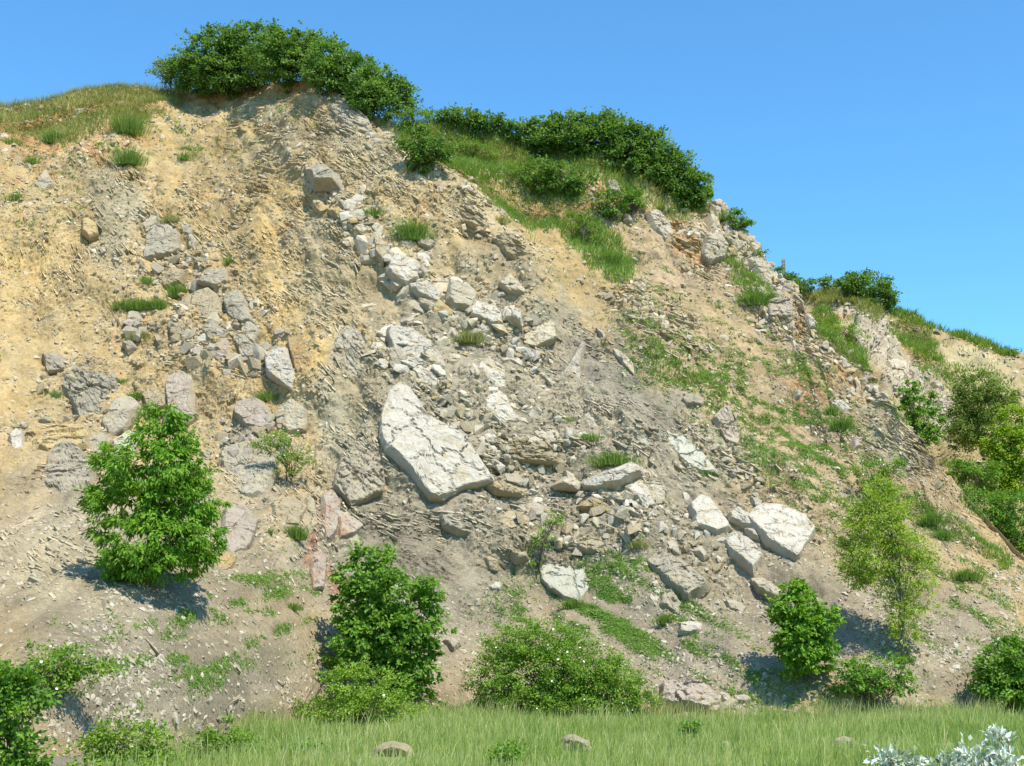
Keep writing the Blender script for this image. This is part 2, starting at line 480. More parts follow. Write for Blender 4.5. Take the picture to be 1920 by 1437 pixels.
# ------------------------------------------------------------------ the face: relief and soil colour
# tilted beds: (centre px, py, rx, ry, rot, dip of the bed in the photo in degrees, amplitude m, bed thickness m)
BEDS = [
    (520, 265, 95, 55, 0, 4, 0.15, 0.20), (470, 350, 45, 35, 0, 22, 0.16, 0.20),
    (690, 300, 170, 60, 45, 52, 0.20, 0.30), (400, 470, 150, 120, 30, 52, 0.13, 0.26),
    (590, 480, 100, 130, 0, 48, 0.13, 0.26), (900, 420, 110, 50, 50, 28, 0.22, 0.30),
    (650, 690, 70, 90, 20, 62, 0.20, 0.24), (690, 880, 90, 110, 0, 50, 0.16, 0.20),
    (960, 850, 130, 50, 5, 8, 0.26, 0.26), (800, 760, 110, 40, 20, 24, 0.20, 0.28), (760, 960, 100, 50, 0, -14, 0.16, 0.2),
    (1050, 980, 170, 70, 5, 14, 0.24, 0.32), (1230, 600, 100, 45, 35, 28, 0.22, 0.26),
    (1260, 850, 130, 60, 42, 42, 0.14, 0.22), (1100, 740, 150, 110, 40, 42, 0.07, 0.22),
    (110, 1060, 110, 90, 0, 48, 0.13, 0.28), (120, 880, 110, 90, 0, 12, 0.18, 0.34),
    (90, 470, 110, 140, 0, 62, 0.10, 0.3), (860, 1060, 130, 100, 0, 40, 0.13, 0.2),
    (1420, 910, 130, 50, 42, 40, 0.13, 0.26), (1330, 440, 90, 70, 40, 40, 0.24, 0.5),
    (1450, 540, 60, 60, 45, 45, 0.24, 0.45), (1690, 830, 60, 80, 40, 45, 0.15, 0.25),
    (220, 400, 60, 110, 0, 40, 0.12, 0.3), (1560, 640, 90, 60, 40, 45, 0.10, 0.28), (620, 1000, 60, 90, 0, 70, 0.15, 0.3),
    (480, 900, 80, 100, 0, 45, 0.16, 0.4), (400, 640, 150, 90, 15, 20, 0.14, 0.4),
]
# rubbly ground made of stones set in soil: (px, py, rx, ry, rot, amplitude m, stone size m)
RUBBLE = [
    (380, 640, 190, 110, 15, 0.22, 0.55), (330, 500, 90, 60, 0, 0.16, 0.45), (220, 400, 70, 120, 0, 0.16, 0.55),
    (480, 850, 110, 80, 0, 0.18, 0.5), (150, 780, 130, 110, 0, 0.20, 0.6), (1000, 830, 220, 90, 10, 0.18, 0.42),
    (1060, 990, 190, 80, 0, 0.20, 0.42), (880, 560, 140, 60, 30, 0.16, 0.45), (950, 660, 160, 50, 35, 0.15, 0.40),
    (1340, 440, 100, 70, 40, 0.24, 0.6), (1460, 550, 70, 70, 45, 0.22, 0.5), (1360, 790, 110, 60, 50, 0.14, 0.3),
    (1450, 930, 130, 45, 45, 0.15, 0.3), (1240, 600, 110, 50, 35, 0.15, 0.3), (760, 330, 160, 60, 45, 0.13, 0.36),
    (1570, 760, 120, 60, 40, 0.12, 0.35), (760, 700, 60, 100, 0, 0.20, 0.45), (100, 430, 110, 160, 0, 0.10, 0.35),
    (600, 960, 50, 100, 0, 0.16, 0.4), (1290, 1010, 110, 60, 30, 0.12, 0.36), (1300, 1100, 90, 60, 20, 0.10, 0.3),
    (660, 410, 100, 60, 45, 0.16, 0.4), (440, 950, 90, 110, 0, 0.15, 0.5),
]
C_TAN = np.array([0.395, 0.272, 0.120]); C_PALE = np.array([0.42, 0.345, 0.215]); C_GREY = np.array([0.268, 0.224, 0.158])
C_BROWN = np.array([0.325, 0.233, 0.132]); C_ORANGE = np.array([0.41, 0.215, 0.080]); C_FLAKE = np.array([0.330, 0.285, 0.190])
C_RED = np.array([0.34, 0.165, 0.100]); C_PINK = np.array([0.355, 0.252, 0.162]); C_SCREE = np.array([0.312, 0.258, 0.182])
C_YEL = np.array([0.46, 0.310, 0.115]); C_DARKG = np.array([0.240, 0.207, 0.155])
TINTS = [   # colour, px, py, rx, ry, rot, weight
    (C_GREY, 1010, 800, 420, 260, 35, 0.95), (C_GREY, 760, 1050, 260, 230, 0, 0.9), (C_GREY, 250, 1050, 330, 190, 0, 0.75), (C_GREY, 300, 1280, 330, 150, 0, 0.7),
    (C_GREY, 1280, 1060, 380, 200, 20, 0.8), (C_GREY, 1000, 1250, 500, 120, 0, 0.6), (C_BROWN, 1350, 600, 330, 130, 40, 0.8), (C_BROWN, 1650, 950, 260, 160, 40, 0.75),
    (C_TAN, 1080, 500, 120, 70, 40, 0.7), (C_BROWN, 1550, 830, 200, 120, 40, 0.6),
    (C_ORANGE, 150, 240, 130, 40, -5, 0.8), (C_ORANGE, 40, 270, 60, 40, 0, 0.7), (C_ORANGE, 560, 170, 50, 22, 0, 0.7),
    (C_ORANGE, 1275, 430, 40, 45, 20, 0.95), (C_ORANGE, 1320, 460, 40, 25, 0, 0.7), (C_ORANGE, 1130, 370, 22, 50, 20, 0.75),
    (C_ORANGE, 1090, 390, 50, 30, 0, 0.5), (C_ORANGE, 1610, 685, 50, 25, 40, 0.7), (C_ORANGE, 1500, 590, 30, 40, 30, 0.7),
    (C_RED, 1525, 755, 40, 30, 40, 0.75), (C_ORANGE, 1540, 725, 50, 25, 30, 0.5), (C_RED, 610, 1060, 18, 60, 0, 0.8), (C_RED, 640, 980, 30, 30, 0, 0.75),
    (C_YEL, 560, 690, 30, 70, 0, 0.85), (C_YEL, 540, 560, 50, 70, 0, 0.6), (C_YEL, 530, 420, 80, 90, 0, 0.35), (C_YEL, 40, 520, 70, 90, 0, 0.5),
    (C_YEL, 665, 640, 28, 25, 0, 0.8), (C_YEL, 790, 370, 60, 40, 45, 0.35), (C_ORANGE, 800, 420, 22, 30, 0, 0.5),
    (C_FLAKE, 660, 860, 70, 120, 0, 0.85), (C_FLAKE, 700, 300, 120, 45, 45, 0.55), (C_FLAKE, 640, 690, 40, 60, 20, 0.7),
    (C_FLAKE, 220, 400, 50, 110, 0, 0.75), (C_FLAKE, 600, 500, 90, 110, 0, 0.4), (C_PALE, 110, 1060, 110, 90, 0, 0.8),
    (C_FLAKE, 520, 270, 90, 50, 0, 0.45), (C_DARKG, 1180, 740, 150, 60, 42, 0.65), (C_DARKG, 1330, 830, 70, 40, 42, 0.6), (C_DARKG, 470, 870, 50, 70, 0, 0.75),
    (C_PINK, 1450, 560, 60, 60, 45, 0.7), (C_PINK, 1240, 470, 140, 50, 35, 0.5), (C_SCREE, 1750, 1220, 300, 120, 20, 0.8),
    (C_SCREE, 1380, 1270, 200, 80, 0, 0.7), (C_SCREE, 300, 1330, 200, 90, 0, 0.5), (C_PALE, 1300, 850, 60, 40, 42, 0.5),
    (C_BROWN, 1740, 990, 60, 40, 40, 0.7), (C_FLAKE, 1680, 840, 70, 60, 45, 0.6), (C_PALE, 900, 400, 110, 40, 45, 0.4), (C_DARKG, 760, 1150, 60, 120, 0, 0.4),
]

def relief(x, z, px, py):
    """outward relief of the face in metres, with soil colour and bedding"""
    s = z * 1.25                                        # distance up the slope
    big = 0.55 * fbm(x * 0.16, s * 0.16, 3, 3) + 0.28 * fbm(x * 0.45, s * 0.45, 3, 11)
    # rills down the slope
    rill = np.abs(gnoise(x * 0.8 + 0.35 * s + 0.6 * gnoise(x * 0.3, s * 0.2, 5), s * 0.10, 21))
    steep = sstep(3.5, 8.0, z)
    h = big + steep * (0.22 * rill - 0.05)
    wx = x + 0.35 * gnoise(x * 0.7, s * 0.7, 31); ws = s + 0.35 * gnoise(x * 0.7 + 9, s * 0.7, 32)
    strata = np.zeros_like(x); bedc = np.zeros((x.size, 3))
    wsum = np.full(x.shape, 0.02)
    th_acc = 0.02 * 45 * np.ones_like(x)
    for (cx, cy, rx, ry, rot, dip, amp, th) in BEDS:
        m = blob(px, py, cx, cy, rx * 1.15, ry * 1.15, rot)
        sel = m > 0.02
        if not sel.any(): continue
        mm = sstep(0.12, 0.6, m[sel])
        c, sn = math.cos(RAD(dip)), math.sin(RAD(dip))
        ax = wx[sel]; as_ = ws[sel]
        w = (ax * sn + as_ * c) / th                    # across the beds
        al = (ax * c - as_ * sn)                        # along the beds
        w = w + 0.5 * gnoise(al * 0.30, w * 0.12, 77) + 0.75 * gnoise(w * 0.45, al * 0.08 + 3, 78)
        mm = mm * (0.25 + 0.75 * sstep(-0.30, 0.25, fbm(ax * 0.45, as_ * 0.45, 3, int(cx))))
        b1, e1, r1 = broken(al / (th * 3.6), w, int(cx * 3 + cy), 0.7)
        b2, e2, r2 = broken(al / (th * 1.5) + 5, w * 2.1, int(cx + cy * 3), 0.6)
        k = np.floor(w * 0.9); fr = w * 0.9 - k
        r = hash01(k.astype(np.int64), np.floor(al / (th * 7) + 0.37 * k).astype(np.int64), 8)
        lay = (r - 0.5) * 0.9 + 0.22 * (0.5 - fr)
        h[sel] += amp * mm * 0.85 * (0.9 * lay + 0.85 * b1 + 0.4 * b2 - 0.2 * (1 - e1)) * (0.85 + 0.5 * gnoise(ax * 0.5, as_ * 0.5, 41))
        strata[sel] = np.maximum(strata[sel], mm * 0.9)
        wsum[sel] += m[sel]; th_acc[sel] += m[sel] * dip
    dip = np.radians(th_acc / wsum)
    bedc[:, 0] = (wx * np.sin(dip) + ws * np.cos(dip)) * 7.0
    bedc[:, 1] = (wx * np.cos(dip) - ws * np.sin(dip)) * 1.2
    rub = np.zeros_like(x)
    for (cx, cy, rx, ry, rot, amp, sz) in RUBBLE:
        m = blob(px, py, cx, cy, rx * 1.1, ry * 1.1, rot)
        sel = m > 0.03
        if not sel.any(): continue
        mm = sstep(0.08, 0.55, m[sel])
        b1, e1, r1 = broken(wx[sel] / sz, ws[sel] / sz, int(cx + cy), 1.2)
        b2, e2, r2 = broken(wx[sel] / sz * 2.3, ws[sel] / sz * 2.3, int(cx + cy) + 5, 1.0)
        mm = mm * (0.3 + 0.7 * sstep(-0.25, 0.3, fbm(x[sel] * 0.5, s[sel] * 0.5, 3, int(cy))))
        h[sel] += 0.75 * amp * mm * (1.0 * b1 + 0.4 * b2 - 0.5 * (1 - e1))
        rub[sel] = np.maximum(rub[sel], mm)
    # crumbs and small broken faces everywhere
    dens = sstep(-0.3, 0.5, gnoise(x * 0.35, s * 0.35, 61))
    b1, e1, r1 = broken(wx / 0.42, ws / 0.30, 400, 1.0)
    h += (0.020 + 0.045 * dens * (0.3 + 0.7 * steep)) * b1
    b1, e1, r1 = broken(x / 0.8 + 3, s / 0.6, 401, 1.1)
    h += 0.09 * b1 * dens * steep * (r1 > 0.4)
    bq, ar = RAD(42), 1.0
    cq, sq = math.cos(bq), math.sin(bq)
    b1, e1, r1 = broken((wx * cq - ws * sq) / 0.34, (wx * sq + ws * cq) / 0.13, 402, 0.9)
    h += 0.055 * b1 * (0.25 + 0.75 * steep) * (0.4 + 0.8 * sstep(-0.3, 0.4, gnoise(x * 0.8, s * 0.8, 66)))
    b1, e1, r1 = broken(x / 0.15, s / 0.12, 403, 0.9)
    h += 0.030 * b1 * (0.25 + 0.75 * steep)
    h += 0.030 * fbm(x * 2.1, s * 2.1, 4, 91, 0.65)
    # soil colour
    col = np.tile(C_TAN, (x.size, 1))
    var = fbm(x * 0.25, s * 0.25, 4, 131)
    v2 = fbm(x * 0.9 + 5, s * 0.5, 4, 137)
    lift = np.clip(0.5 + 0.9 * v2, 0, 1)[:, None]
    col = col * (1 - 0.30 * lift) + C_PALE * 0.30 * lift
    qx = px + 45 * var; qy = py + 45 * v2
    for c, cx, cy, rx, ry, rot, wgt in TINTS:
        m = blob(qx, qy, cx, cy, rx, ry, rot)
        m = (sstep(0.12, 0.75, m) * wgt)[:, None]
        col = col * (1 - m) + c * m
    stk = fbm(x * 1.3 + 0.45 * s, s * 0.16, 4, 151)
    stk2 = fbm(x * 0.45 + 0.2 * s, s * 0.10 + 7, 3, 152)
    col = col * (1 + 0.16 * stk + 0.14 * stk2)[:, None]
    col = col * (1 - 0.17 * (1 - steep) )[:, None]
    rr = (rub * 0.35)[:, None]
    col = col * (1 - rr) + (col * 0.4 + C_PALE * 0.6) * rr
    return h, col, strata * 0.85 + 0.12, bedc, rub, dip

RIM = [(-420, 250), (-150, 228), (0, 205), (90, 193), (180, 176), (270, 166), (330, 166), (400, 172), (480, 158), (540, 152), (585, 152),
       (620, 172), (680, 205), (740, 235), (800, 240), (870, 245), (940, 252), (1010, 262), (1090, 268), (1160, 285), (1220, 315),
       (1280, 352), (1335, 385), (1362, 402), (1395, 440), (1425, 470), (1448, 500), (1462, 528), (1486, 540), (1500, 575), (1520, 600),
       (1560, 630), (1610, 668), (1640, 712), (1668, 775), (1695, 800), (1730, 838), (1768, 885), (1800, 915), (1850, 968), (1920, 1042), (2050, 1150), (2300, 1290)]
rim_pts = at([p[0] for p in RIM], [p[1] for p in RIM], F_main)
rim_x = rim_pts[:, 0].copy(); rim_z = rim_pts[:, 2].copy()
order = np.argsort(rim_x); rim_x = rim_x[order]; rim_z = rim_z[order]
def zrim(x): return np.interp(x, rim_x, rim_z) + 0.10 * gnoise(np.asarray(x) * 1.3, np.zeros(np.shape(x)), 5)

NORMAL = np.array([0.0, -0.80, 0.60])
def face_point(x, z, t):
    """points of the finished face, and its attributes"""
    yb = F_base(x, z)
    px, py = project(x, yb, z)
    y = yb - forms(px, py)
    h, col, strata, bedc, rub, dip = relief(x, z, px, py)
    h = h * sstep(0.0, 0.9, z + 0.3) * (0.25 + 0.75 * sstep(1.0, 0.985, t))
    P = np.stack([x + 0 * h, y + NORMAL[1] * h, z + NORMAL[2] * h], axis=1)
    return P, col, strata, bedc, rub, dip, px, py

xs = np.concatenate([np.linspace(-44, -27.2, 50, endpoint=False), np.linspace(-27.2, 21.0, 790, endpoint=False), np.linspace(21.0, 40, 50)])
NR = 530
ts = np.linspace(0, 1, NR)
XX, TT = np.meshgrid(xs, ts, indexing='xy')         # (NR, NX)
zr = zrim(xs)
ZZ = -0.5 + TT * (zr[None, :] + 0.5)
P, soil, strata, bedc, rub, bdip, gpx, gpy = face_point(XX.ravel(), ZZ.ravel(), TT.ravel())
NX = len(xs)
# the top of the hill behind the rim
back = [0.25, 0.8, 1.8, 3.5, 6, 10, 16, 24, 36, 55, 90]
top = P.reshape(NR, NX, 3)[-1]
extra = []
for i, d in enumerate(back):
    q = top.copy()
    w = min(1.0, d / 10)
    q[:, 1] = top[:, 1] + d
    q[:, 2] = top[:, 2] + 0.10 * min(d, 3) + (0.25 * gnoise(xs * 0.3, np.full(NX, d * 0.3), 8)) * w
    q[:, 0] = xs + d * 0.12 * np.sign(xs) * 0
    extra.append(q)
Vt = np.concatenate([P] + extra, axis=0)
n_ex = len(back) * NX
soil_all = np.concatenate([soil, np.tile(np.array([0.30, 0.25, 0.14]), (n_ex, 1))])
str_all = np.concatenate([strata, np.zeros(n_ex)])
bed_all = np.concatenate([bedc, np.zeros((n_ex, 3))])
rows = NR + len(back)
ii = np.arange(rows - 1)[:, None] * NX + np.arange(NX - 1)[None, :]
Ft = np.stack([ii, ii + 1, ii + 1 + NX, ii + NX], axis=-1).reshape(-1, 4)
me = build_mesh('hillside', Vt, Ft, M_EARTH, True, {'strata': str_all}, {'bed': bed_all}, {'soil': soil_all})
sm = np.ones(len(Ft), dtype=bool)
sm[:(NR - 1) * (NX - 1)] = np.maximum(rub, strata * 0.9).reshape(NR, NX)[:-1, :-1].ravel() < 0.30
me.polygons.foreach_set('use_smooth', sm)
hill = tag(link('hillside', me), kind='structure')
# normals of the face, for everything that stands on it
G = P.reshape(NR, NX, 3)
du = np.gradient(G, axis=1); dv = np.gradient(G, axis=0)
Nn = np.cross(du, dv); Nn /= np.linalg.norm(Nn, axis=2, keepdims=True) + 1e-9
Nf = Nn.reshape(-1, 3)
if Nf[:, 1].mean() > 0: Nf = -Nf
cell_area = (np.linalg.norm(du, axis=2) * np.linalg.norm(dv, axis=2)).ravel()
ppx, ppy = project(P[:, 0], P[:, 1], P[:, 2])

def on_face(px, py):
    """nearest finished-face vertex to a photo pixel"""
    p0 = at(px, py)[0]
    xi = int(np.clip(np.searchsorted(xs, p0[0]), 3, NX - 4))
    best = None
    c0, c1 = max(0, xi - 14), min(NX, xi + 15)
    sub = np.arange(NR)[:, None] * NX + np.arange(c0, c1)[None, :]
    sub = sub.ravel()
    d = (ppx[sub] - px) ** 2 + (ppy[sub] - py) ** 2
    cand = sub[d < max(d.min() * 2, 9)]
    i = cand[np.argmin(P[cand, 1])]
    return P[i].copy(), Nf[i].copy()

# ------------------------------------------------------------------ the second face, behind right
RIM_B = [(1250, 520), (1400, 512), (1440, 515), (1480, 540), (1520, 556), (1570, 552), (1610, 560), (1660, 580), (1700, 590), (1760, 608), (1840, 642), (1910, 672), (2000, 720), (2200, 860)]
rb = at([p[0] for p in RIM_B], [p[1] for p in RIM_B], F_back, 50, 140)
def zrimB(x): return np.interp(x, rb[:, 0], rb[:, 2]) + 0.12 * gnoise(np.asarray(x) * 0.9, np.zeros(np.shape(x)), 15)
xb = np.linspace(9, 50, 270); NRB = 170
XB, TB = np.meshgrid(xb, np.linspace(0, 1, NRB), indexing='xy')
ZB = 2.0 + TB * (zrimB(xb)[None, :] - 2.0)
xf, zf = XB.ravel(), ZB.ravel()
yB = F_back(xf, zf)
bpx, bpy_ = project(xf, yB, zf)
sB = zf * 1.6
hB = 0.9 * fbm(xf * 0.16, sB * 0.16, 4, 203) + 0.3 * fbm(xf * 0.7, sB * 0.7, 4, 207)
rockB = np.zeros_like(xf)
for (cx, cy, rx, ry, rot) in ((1640, 640, 40, 75, -25), (1700, 710, 60, 40, 30), (1770, 770, 35, 50, 0), (1600, 585, 60, 20, 10)):
    rockB = np.maximum(rockB, sstep(0.1, 0.6, blob(bpx, bpy_, cx, cy, rx, ry, rot)))
f1, f2, idr, _a, _b = worley(xf / 0.7 + 0.3 * gnoise(xf, sB, 4), sB / 0.7, 77)
hB += rockB * 0.45 * (np.clip((f2 - f1) / 0.35, 0, 1) ** 0.6 * (0.3 + idr) - 0.2)
f1, f2, idr, _a, _b = worley(xf / 0.4, sB / 0.4, 78)
b1, e1, r1 = broken(xf / 0.3, sB / 0.24, 79, 1.0)
hB += 0.10 * b1 + 0.10 * np.clip(1 - f1 / 0.5, 0, 1) * (idr > 0.5)
colB = np.tile(np.array([0.36, 0.265, 0.135]), (xf.size, 1))
vB = fbm(xf * 0.3, sB * 0.3, 4, 231)
for c, cx, cy, rx, ry, rot, wgt in ((np.array([0.43, 0.345, 0.195]), 1830, 700, 90, 60, 20, 0.9), (C_ORANGE, 1570, 600, 26, 14, 0, 0.8), (C_ORANGE, 1715, 670, 30, 14, 30, 0.8), (C_ORANGE, 1590, 690, 60, 16, 35, 0.6), (C_BROWN, 1720, 900, 200, 90, 30, 0.6)):
    m_ = (sstep(0.12, 0.75, blob(bpx + 22 * vB, bpy_ + 22 * vB, cx, cy, rx, ry, rot)) * wgt)[:, None]
    colB = colB * (1 - m_) + c * m_
colB = colB * (1 - 0.7 * rockB[:, None]) + np.array([0.43, 0.365, 0.28]) * 0.7 * rockB[:, None]
PB = np.stack([xf, yB - 0.65 * hB, zf + 0.75 * hB], axis=1)
topB = PB.reshape(NRB, len(xb), 3)[-1]
exB = []
for d in (0.5, 2, 6, 14, 30, 70):
    q = topB.copy(); q[:, 1] += d; q[:, 2] += -0.02 * d; exB.append(q)
VB = np.concatenate([PB] + exB)
nB = 6 * len(xb)
rowsB = NRB + 6
ii = np.arange(rowsB - 1)[:, None] * len(xb) + np.arange(len(xb) - 1)[None, :]
FB = np.stack([ii, ii + 1, ii + 1 + len(xb), ii + len(xb)], axis=-1).reshape(-1, 4)
bedB = np.stack([(xf * 0.6 + sB * 0.8) * 6, xf * 0.8 - sB * 0.6, xf * 0], axis=1)
me = build_mesh('far_hillside', VB, FB, M_EARTH, True, {'strata': np.concatenate([rockB * 0.4 + 0.1, np.zeros(nB)])},
                {'bed': np.concatenate([bedB, np.zeros((nB, 3))])}, {'soil': np.concatenate([colB, np.tile(np.array([0.28, 0.25, 0.13]), (nB, 1))])})
tag(link('far_hillside', me), kind='structure')
bpx, bpy_ = project(PB[:, 0], PB[:, 1], PB[:, 2])

# ------------------------------------------------------------------ meadow ground
gx = np.concatenate([[-900, -300, -120], np.linspace(-60, 60, 151), [120, 300, 900]])
gy = np.concatenate([[-600, -150, -40], np.linspace(-10, 62, 101), [120, 300, 900]])
GX, GY = np.meshgrid(gx, gy, indexing='xy')
def meadow_z(x, y):
    return 0.16 * gnoise(np.asarray(x) * 0.14, np.asarray(y) * 0.14, 71) + 0.05 * gnoise(np.asarray(x) * 0.6, np.asarray(y) * 0.6, 72)
GZ = meadow_z(GX, GY) * (np.abs(GX) < 70) * (np.abs(GY) < 70)
grav = 1 - sstep(-7.6, -6.4, GX + 0.9 * gnoise(GY * 0.5, GX * 0.3, 9))
gcol = np.array([0.20, 0.225, 0.08])[None, None] * (1 - grav[..., None]) + (C_GREY * 0.9)[None, None] * grav[..., None]
gcol = gcol * (1 + 0.25 * fbm(GX * 0.4, GY * 0.4, 3, 73))[..., None]
Vg = np.stack([GX, GY, GZ], axis=-1).reshape(-1, 3)
ii = np.arange(len(gy) - 1)[:, None] * len(gx) + np.arange(len(gx) - 1)[None, :]
Fg = np.stack([ii, ii + 1, ii + 1 + len(gx), ii + len(gx)], axis=-1).reshape(-1, 4)
tag(link('meadow_ground', build_mesh('meadow_ground', Vg, Fg, M_EARTH, True, {'strata': np.zeros(len(Vg))}, {'bed': Vg}, {'soil': gcol.reshape(-1, 3)})), kind='structure')

# ------------------------------------------------------------------ rocks
def slope_frame(pts, F):
    c = pts.mean(axis=0)
    e = 0.3
    fx = (F(c[0:1] + e, c[2:3]) - F(c[0:1] - e, c[2:3]))[0] / (2 * e)
    fz = (F(c[0:1], c[2:3] + e) - F(c[0:1], c[2:3] - e))[0] / (2 * e)
    fx = float(np.clip(fx, -0.8, 0.8)); fz = float(np.clip(fz, 0.2, 1.5))
    n = np.array([fx, -1.0, fz]); n /= np.linalg.norm(n)
    ex = np.array([1.0, 0, 0]) - n * n[0]; ex /= np.linalg.norm(ex)
    es = np.cross(n, ex)
    if es[2] < 0: es = -es
    return c, n, ex, es

def poly_sd(u, v, poly):
    """signed distance, positive inside"""
    d = np.full(u.shape, 1e9); inside = np.zeros(u.shape, bool)
    k = len(poly)
    for i in range(k):
        ax, ay = poly[i]; bx, by = poly[(i + 1) % k]
        ex, ey = bx - ax, by - ay
        t = np.clip(((u - ax) * ex + (v - ay) * ey) / (ex * ex + ey * ey + 1e-12), 0, 1)
        d = np.minimum(d, np.hypot(u - ax - t * ex, v - ay - t * ey))
        cond = ((ay > v) != (by > v)) & (u < (bx - ax) * (v - ay) / (by - ay + 1e-12) + ax)
        inside ^= cond
    return np.where(inside, d, -d)

def make_rock(outline, thick, mat, label, name='boulder', cat='rock', group=None, surf='face', crack=0.0, layers=None, over=0.45,
              tilt=(0.0, 0.0), facets=4, rough=1.0, steep=2.6, seed=None, lift=0.0):
    px = [p[0] for p in outline]; py = [p[1] for p in outline]
    seed = int(sum(px) + sum(py)) if seed is None else seed
    r = np.random.default_rng(seed)
    if surf == 'face':
        pts = at(px, py, F_main); c, n, ex, es = slope_frame(pts, F_base)
        base, _n = on_face(float(np.mean(px)), float(np.mean(py)))
        c = c + n * (0.5 * np.dot(base - c, n))
    elif surf == 'back':
        pts = at(px, py, F_back, 50, 140); c, n, ex, es = slope_frame(pts, F_back)
    else:
        # rock standing in the meadow: seen from the front, so its outline is upright
        foot = at_ground(np.mean(px), max(py) + 20, 0.0)[0]
        py = [b if b < max(py) - 4 else b + 14 for b in py]
        pts = np.array([at_depth(a, b, foot[1]) for a, b in zip(px, py)])
        c = pts.mean(axis=0); n = np.array([0, -0.86, 0.5]); n /= np.linalg.norm(n); ex = np.array([1.0, 0, 0]); es = np.array([0, 0.5, 0.86])
        c = c + np.array([0, 0.25, 0.06])
    d = pts - c
    poly = np.stack([d @ ex, d @ es], axis=1)
    poly = poly + 0.07 * poly / (np.linalg.norm(poly, axis=1, keepdims=True) + 0.1) + (0.06 if np.ptp(poly[:, 0]) < 2.2 else 0.0) * poly
    lo = poly.min(0); hi = poly.max(0)
    size = float(np.sqrt(np.prod(hi - lo)))
    so = seed * 0.37
    cen = np.mean(poly, axis=0)
    # the outline as a radius around its centre, made uneven
    per = np.linalg.norm(poly - np.roll(poly, 1, axis=0), axis=1).sum()
    nth = int(np.clip(per / 0.062, 30, 170)); nr_ = int(np.clip(0.5 * size / 0.058, 7, 34))
    th = np.linspace(0, 2 * math.pi, nth, endpoint=False)
    pc = poly - cen
    rmax = np.zeros(nth)
    for i in range(len(pc)):
        p0 = pc[i]; e0 = pc[(i + 1) % len(pc)] - p0
        det = np.cos(th) * (-e0[1]) + np.sin(th) * e0[0]
        det = np.where(np.abs(det) < 1e-9, 1e-9, det)
        rr_ = (p0[0] * (-e0[1]) + p0[1] * e0[0]) / det
        tt_ = (np.cos(th) * p0[1] - np.sin(th) * p0[0]) / det
        rmax = np.where((rr_ > 0) & (tt_ >= -1e-6) & (tt_ <= 1 + 1e-6), np.maximum(rmax, rr_), rmax)
    rmax = np.maximum(rmax, 0.05)
    bx, by = np.cos(th) * rmax, np.sin(th) * rmax
    rmax = rmax * (1 + 0.05 * fbm(bx * 2.2 / size + so, by * 2.2 / size, 3, seed % 97)) + 0.022 * fbm(bx * 4 + so, by * 4, 3, seed % 89)
    rho = 1 - (1 - np.linspace(0.04, 1, nr_)) ** 1.25
    U = cen[0] + rho[:, None] * (np.cos(th) * rmax)[None]; V = cen[1] + rho[:, None] * (np.sin(th) * rmax)[None]
    edge_poly = np.stack([U[-1], V[-1]], axis=1)[::max(1, nth // 48)]
    sd = np.maximum(poly_sd(U, V, edge_poly), 0.0); sd[-1] = 0.0
    res = 0.045
    thick = thick * (0.95 if over >= 0.9 else 0.70)
    half = 0.5 * (hi - lo)
    mid = 0.5 * (hi + lo)
    top = thick * (1.0 + tilt[0] * (U - mid[0]) / half[0] + tilt[1] * (V - mid[1]) / half[1])
    for k in range(facets):                              # flat breaks that take off corners
        a = r.uniform(0, 2 * math.pi); sl = r.uniform(0.25, 0.8) * thick / (0.5 * size)
        q = (np.cos(a) * (U - mid[0]) + np.sin(a) * (V - mid[1]))
        top = np.minimum(top, thick * r.uniform(0.95, 1.25) - sl * (q - 0.0))
    fb, fj, fi = broken(U / (0.55 * size) + so, V / (0.55 * size) + 3, seed % 71, 0.7)
    top = top + 0.20 * rough * thick * fb
    fb2, fj2, _ = broken(U / 0.32 + so, V / 0.26, seed % 61 + 3, 0.9)
    top = top + 0.055 * rough * fb2 + 0.03 * rough * fbm(U * 3 + so, V * 3, 4, seed % 53, 0.6)
    if layers:                                           # stepped beds
        ang, th, amp = layers
        ca, sa = math.cos(RAD(ang)), math.sin(RAD(ang))
        al = U * ca - V * sa
        w = (U * sa + V * ca) / th
        w = w + 0.5 * gnoise(al * 0.7, w * 0.2, seed % 41) + 0.7 * gnoise(w * 0.5, al * 0.15, seed % 43)
        b1, e1, r1 = broken(al / (th * 3.2), w, seed % 47, 0.7)
        k = np.floor(w)
        rr = hash01(k.astype(np.int64), np.floor(al / (th * 6) + k * 0.4).astype(np.int64), seed % 37)
        top = top + amp * (0.6 * (rr - 0.6) + 0.75 * b1 - 0.25 * (1 - e1))
    crack = max(crack * 1.4, 0.03 if size > 0.9 else 0.0)
    if crack > 0:
        cs = max(0.5, size * 0.30)
        f1, f2, idr, _a, _b = worley((U + 0.22 * fbm(U * 2, V * 2, 4, 5)) / cs + so, (V + 0.22 * fbm(U * 2 + 7, V * 2, 4, 6)) / (cs * 0.8), seed % 31)
        dd = (f2 - f1) * cs * 0.5
        gate = sstep(-0.6, -0.1, gnoise(U * 1.1 / cs + so, V * 1.1 / cs, 19))
        top = top - crack * (1 - sstep(0.008, 0.058, dd)) * gate + 0.25 * crack * (idr - 0.5)
    prof = steep * sd * (1 + 0.35 * gnoise(U * 2.5 / max(size, .4), V * 2.5 / max(size, .4), 3)) - 0.02
    h = np.minimum(prof, np.maximum(top, 0.04)) + lift
    # a skirt that carries the sides down into the slope
    U = np.concatenate([U, U[-1:], U[-1:]]); V = np.concatenate([V, V[-1:], V[-1:]])
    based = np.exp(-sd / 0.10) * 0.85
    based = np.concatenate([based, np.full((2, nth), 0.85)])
    h = np.concatenate([h, np.full((1, nth), -0.14), np.full((1, nth), -0.42)])
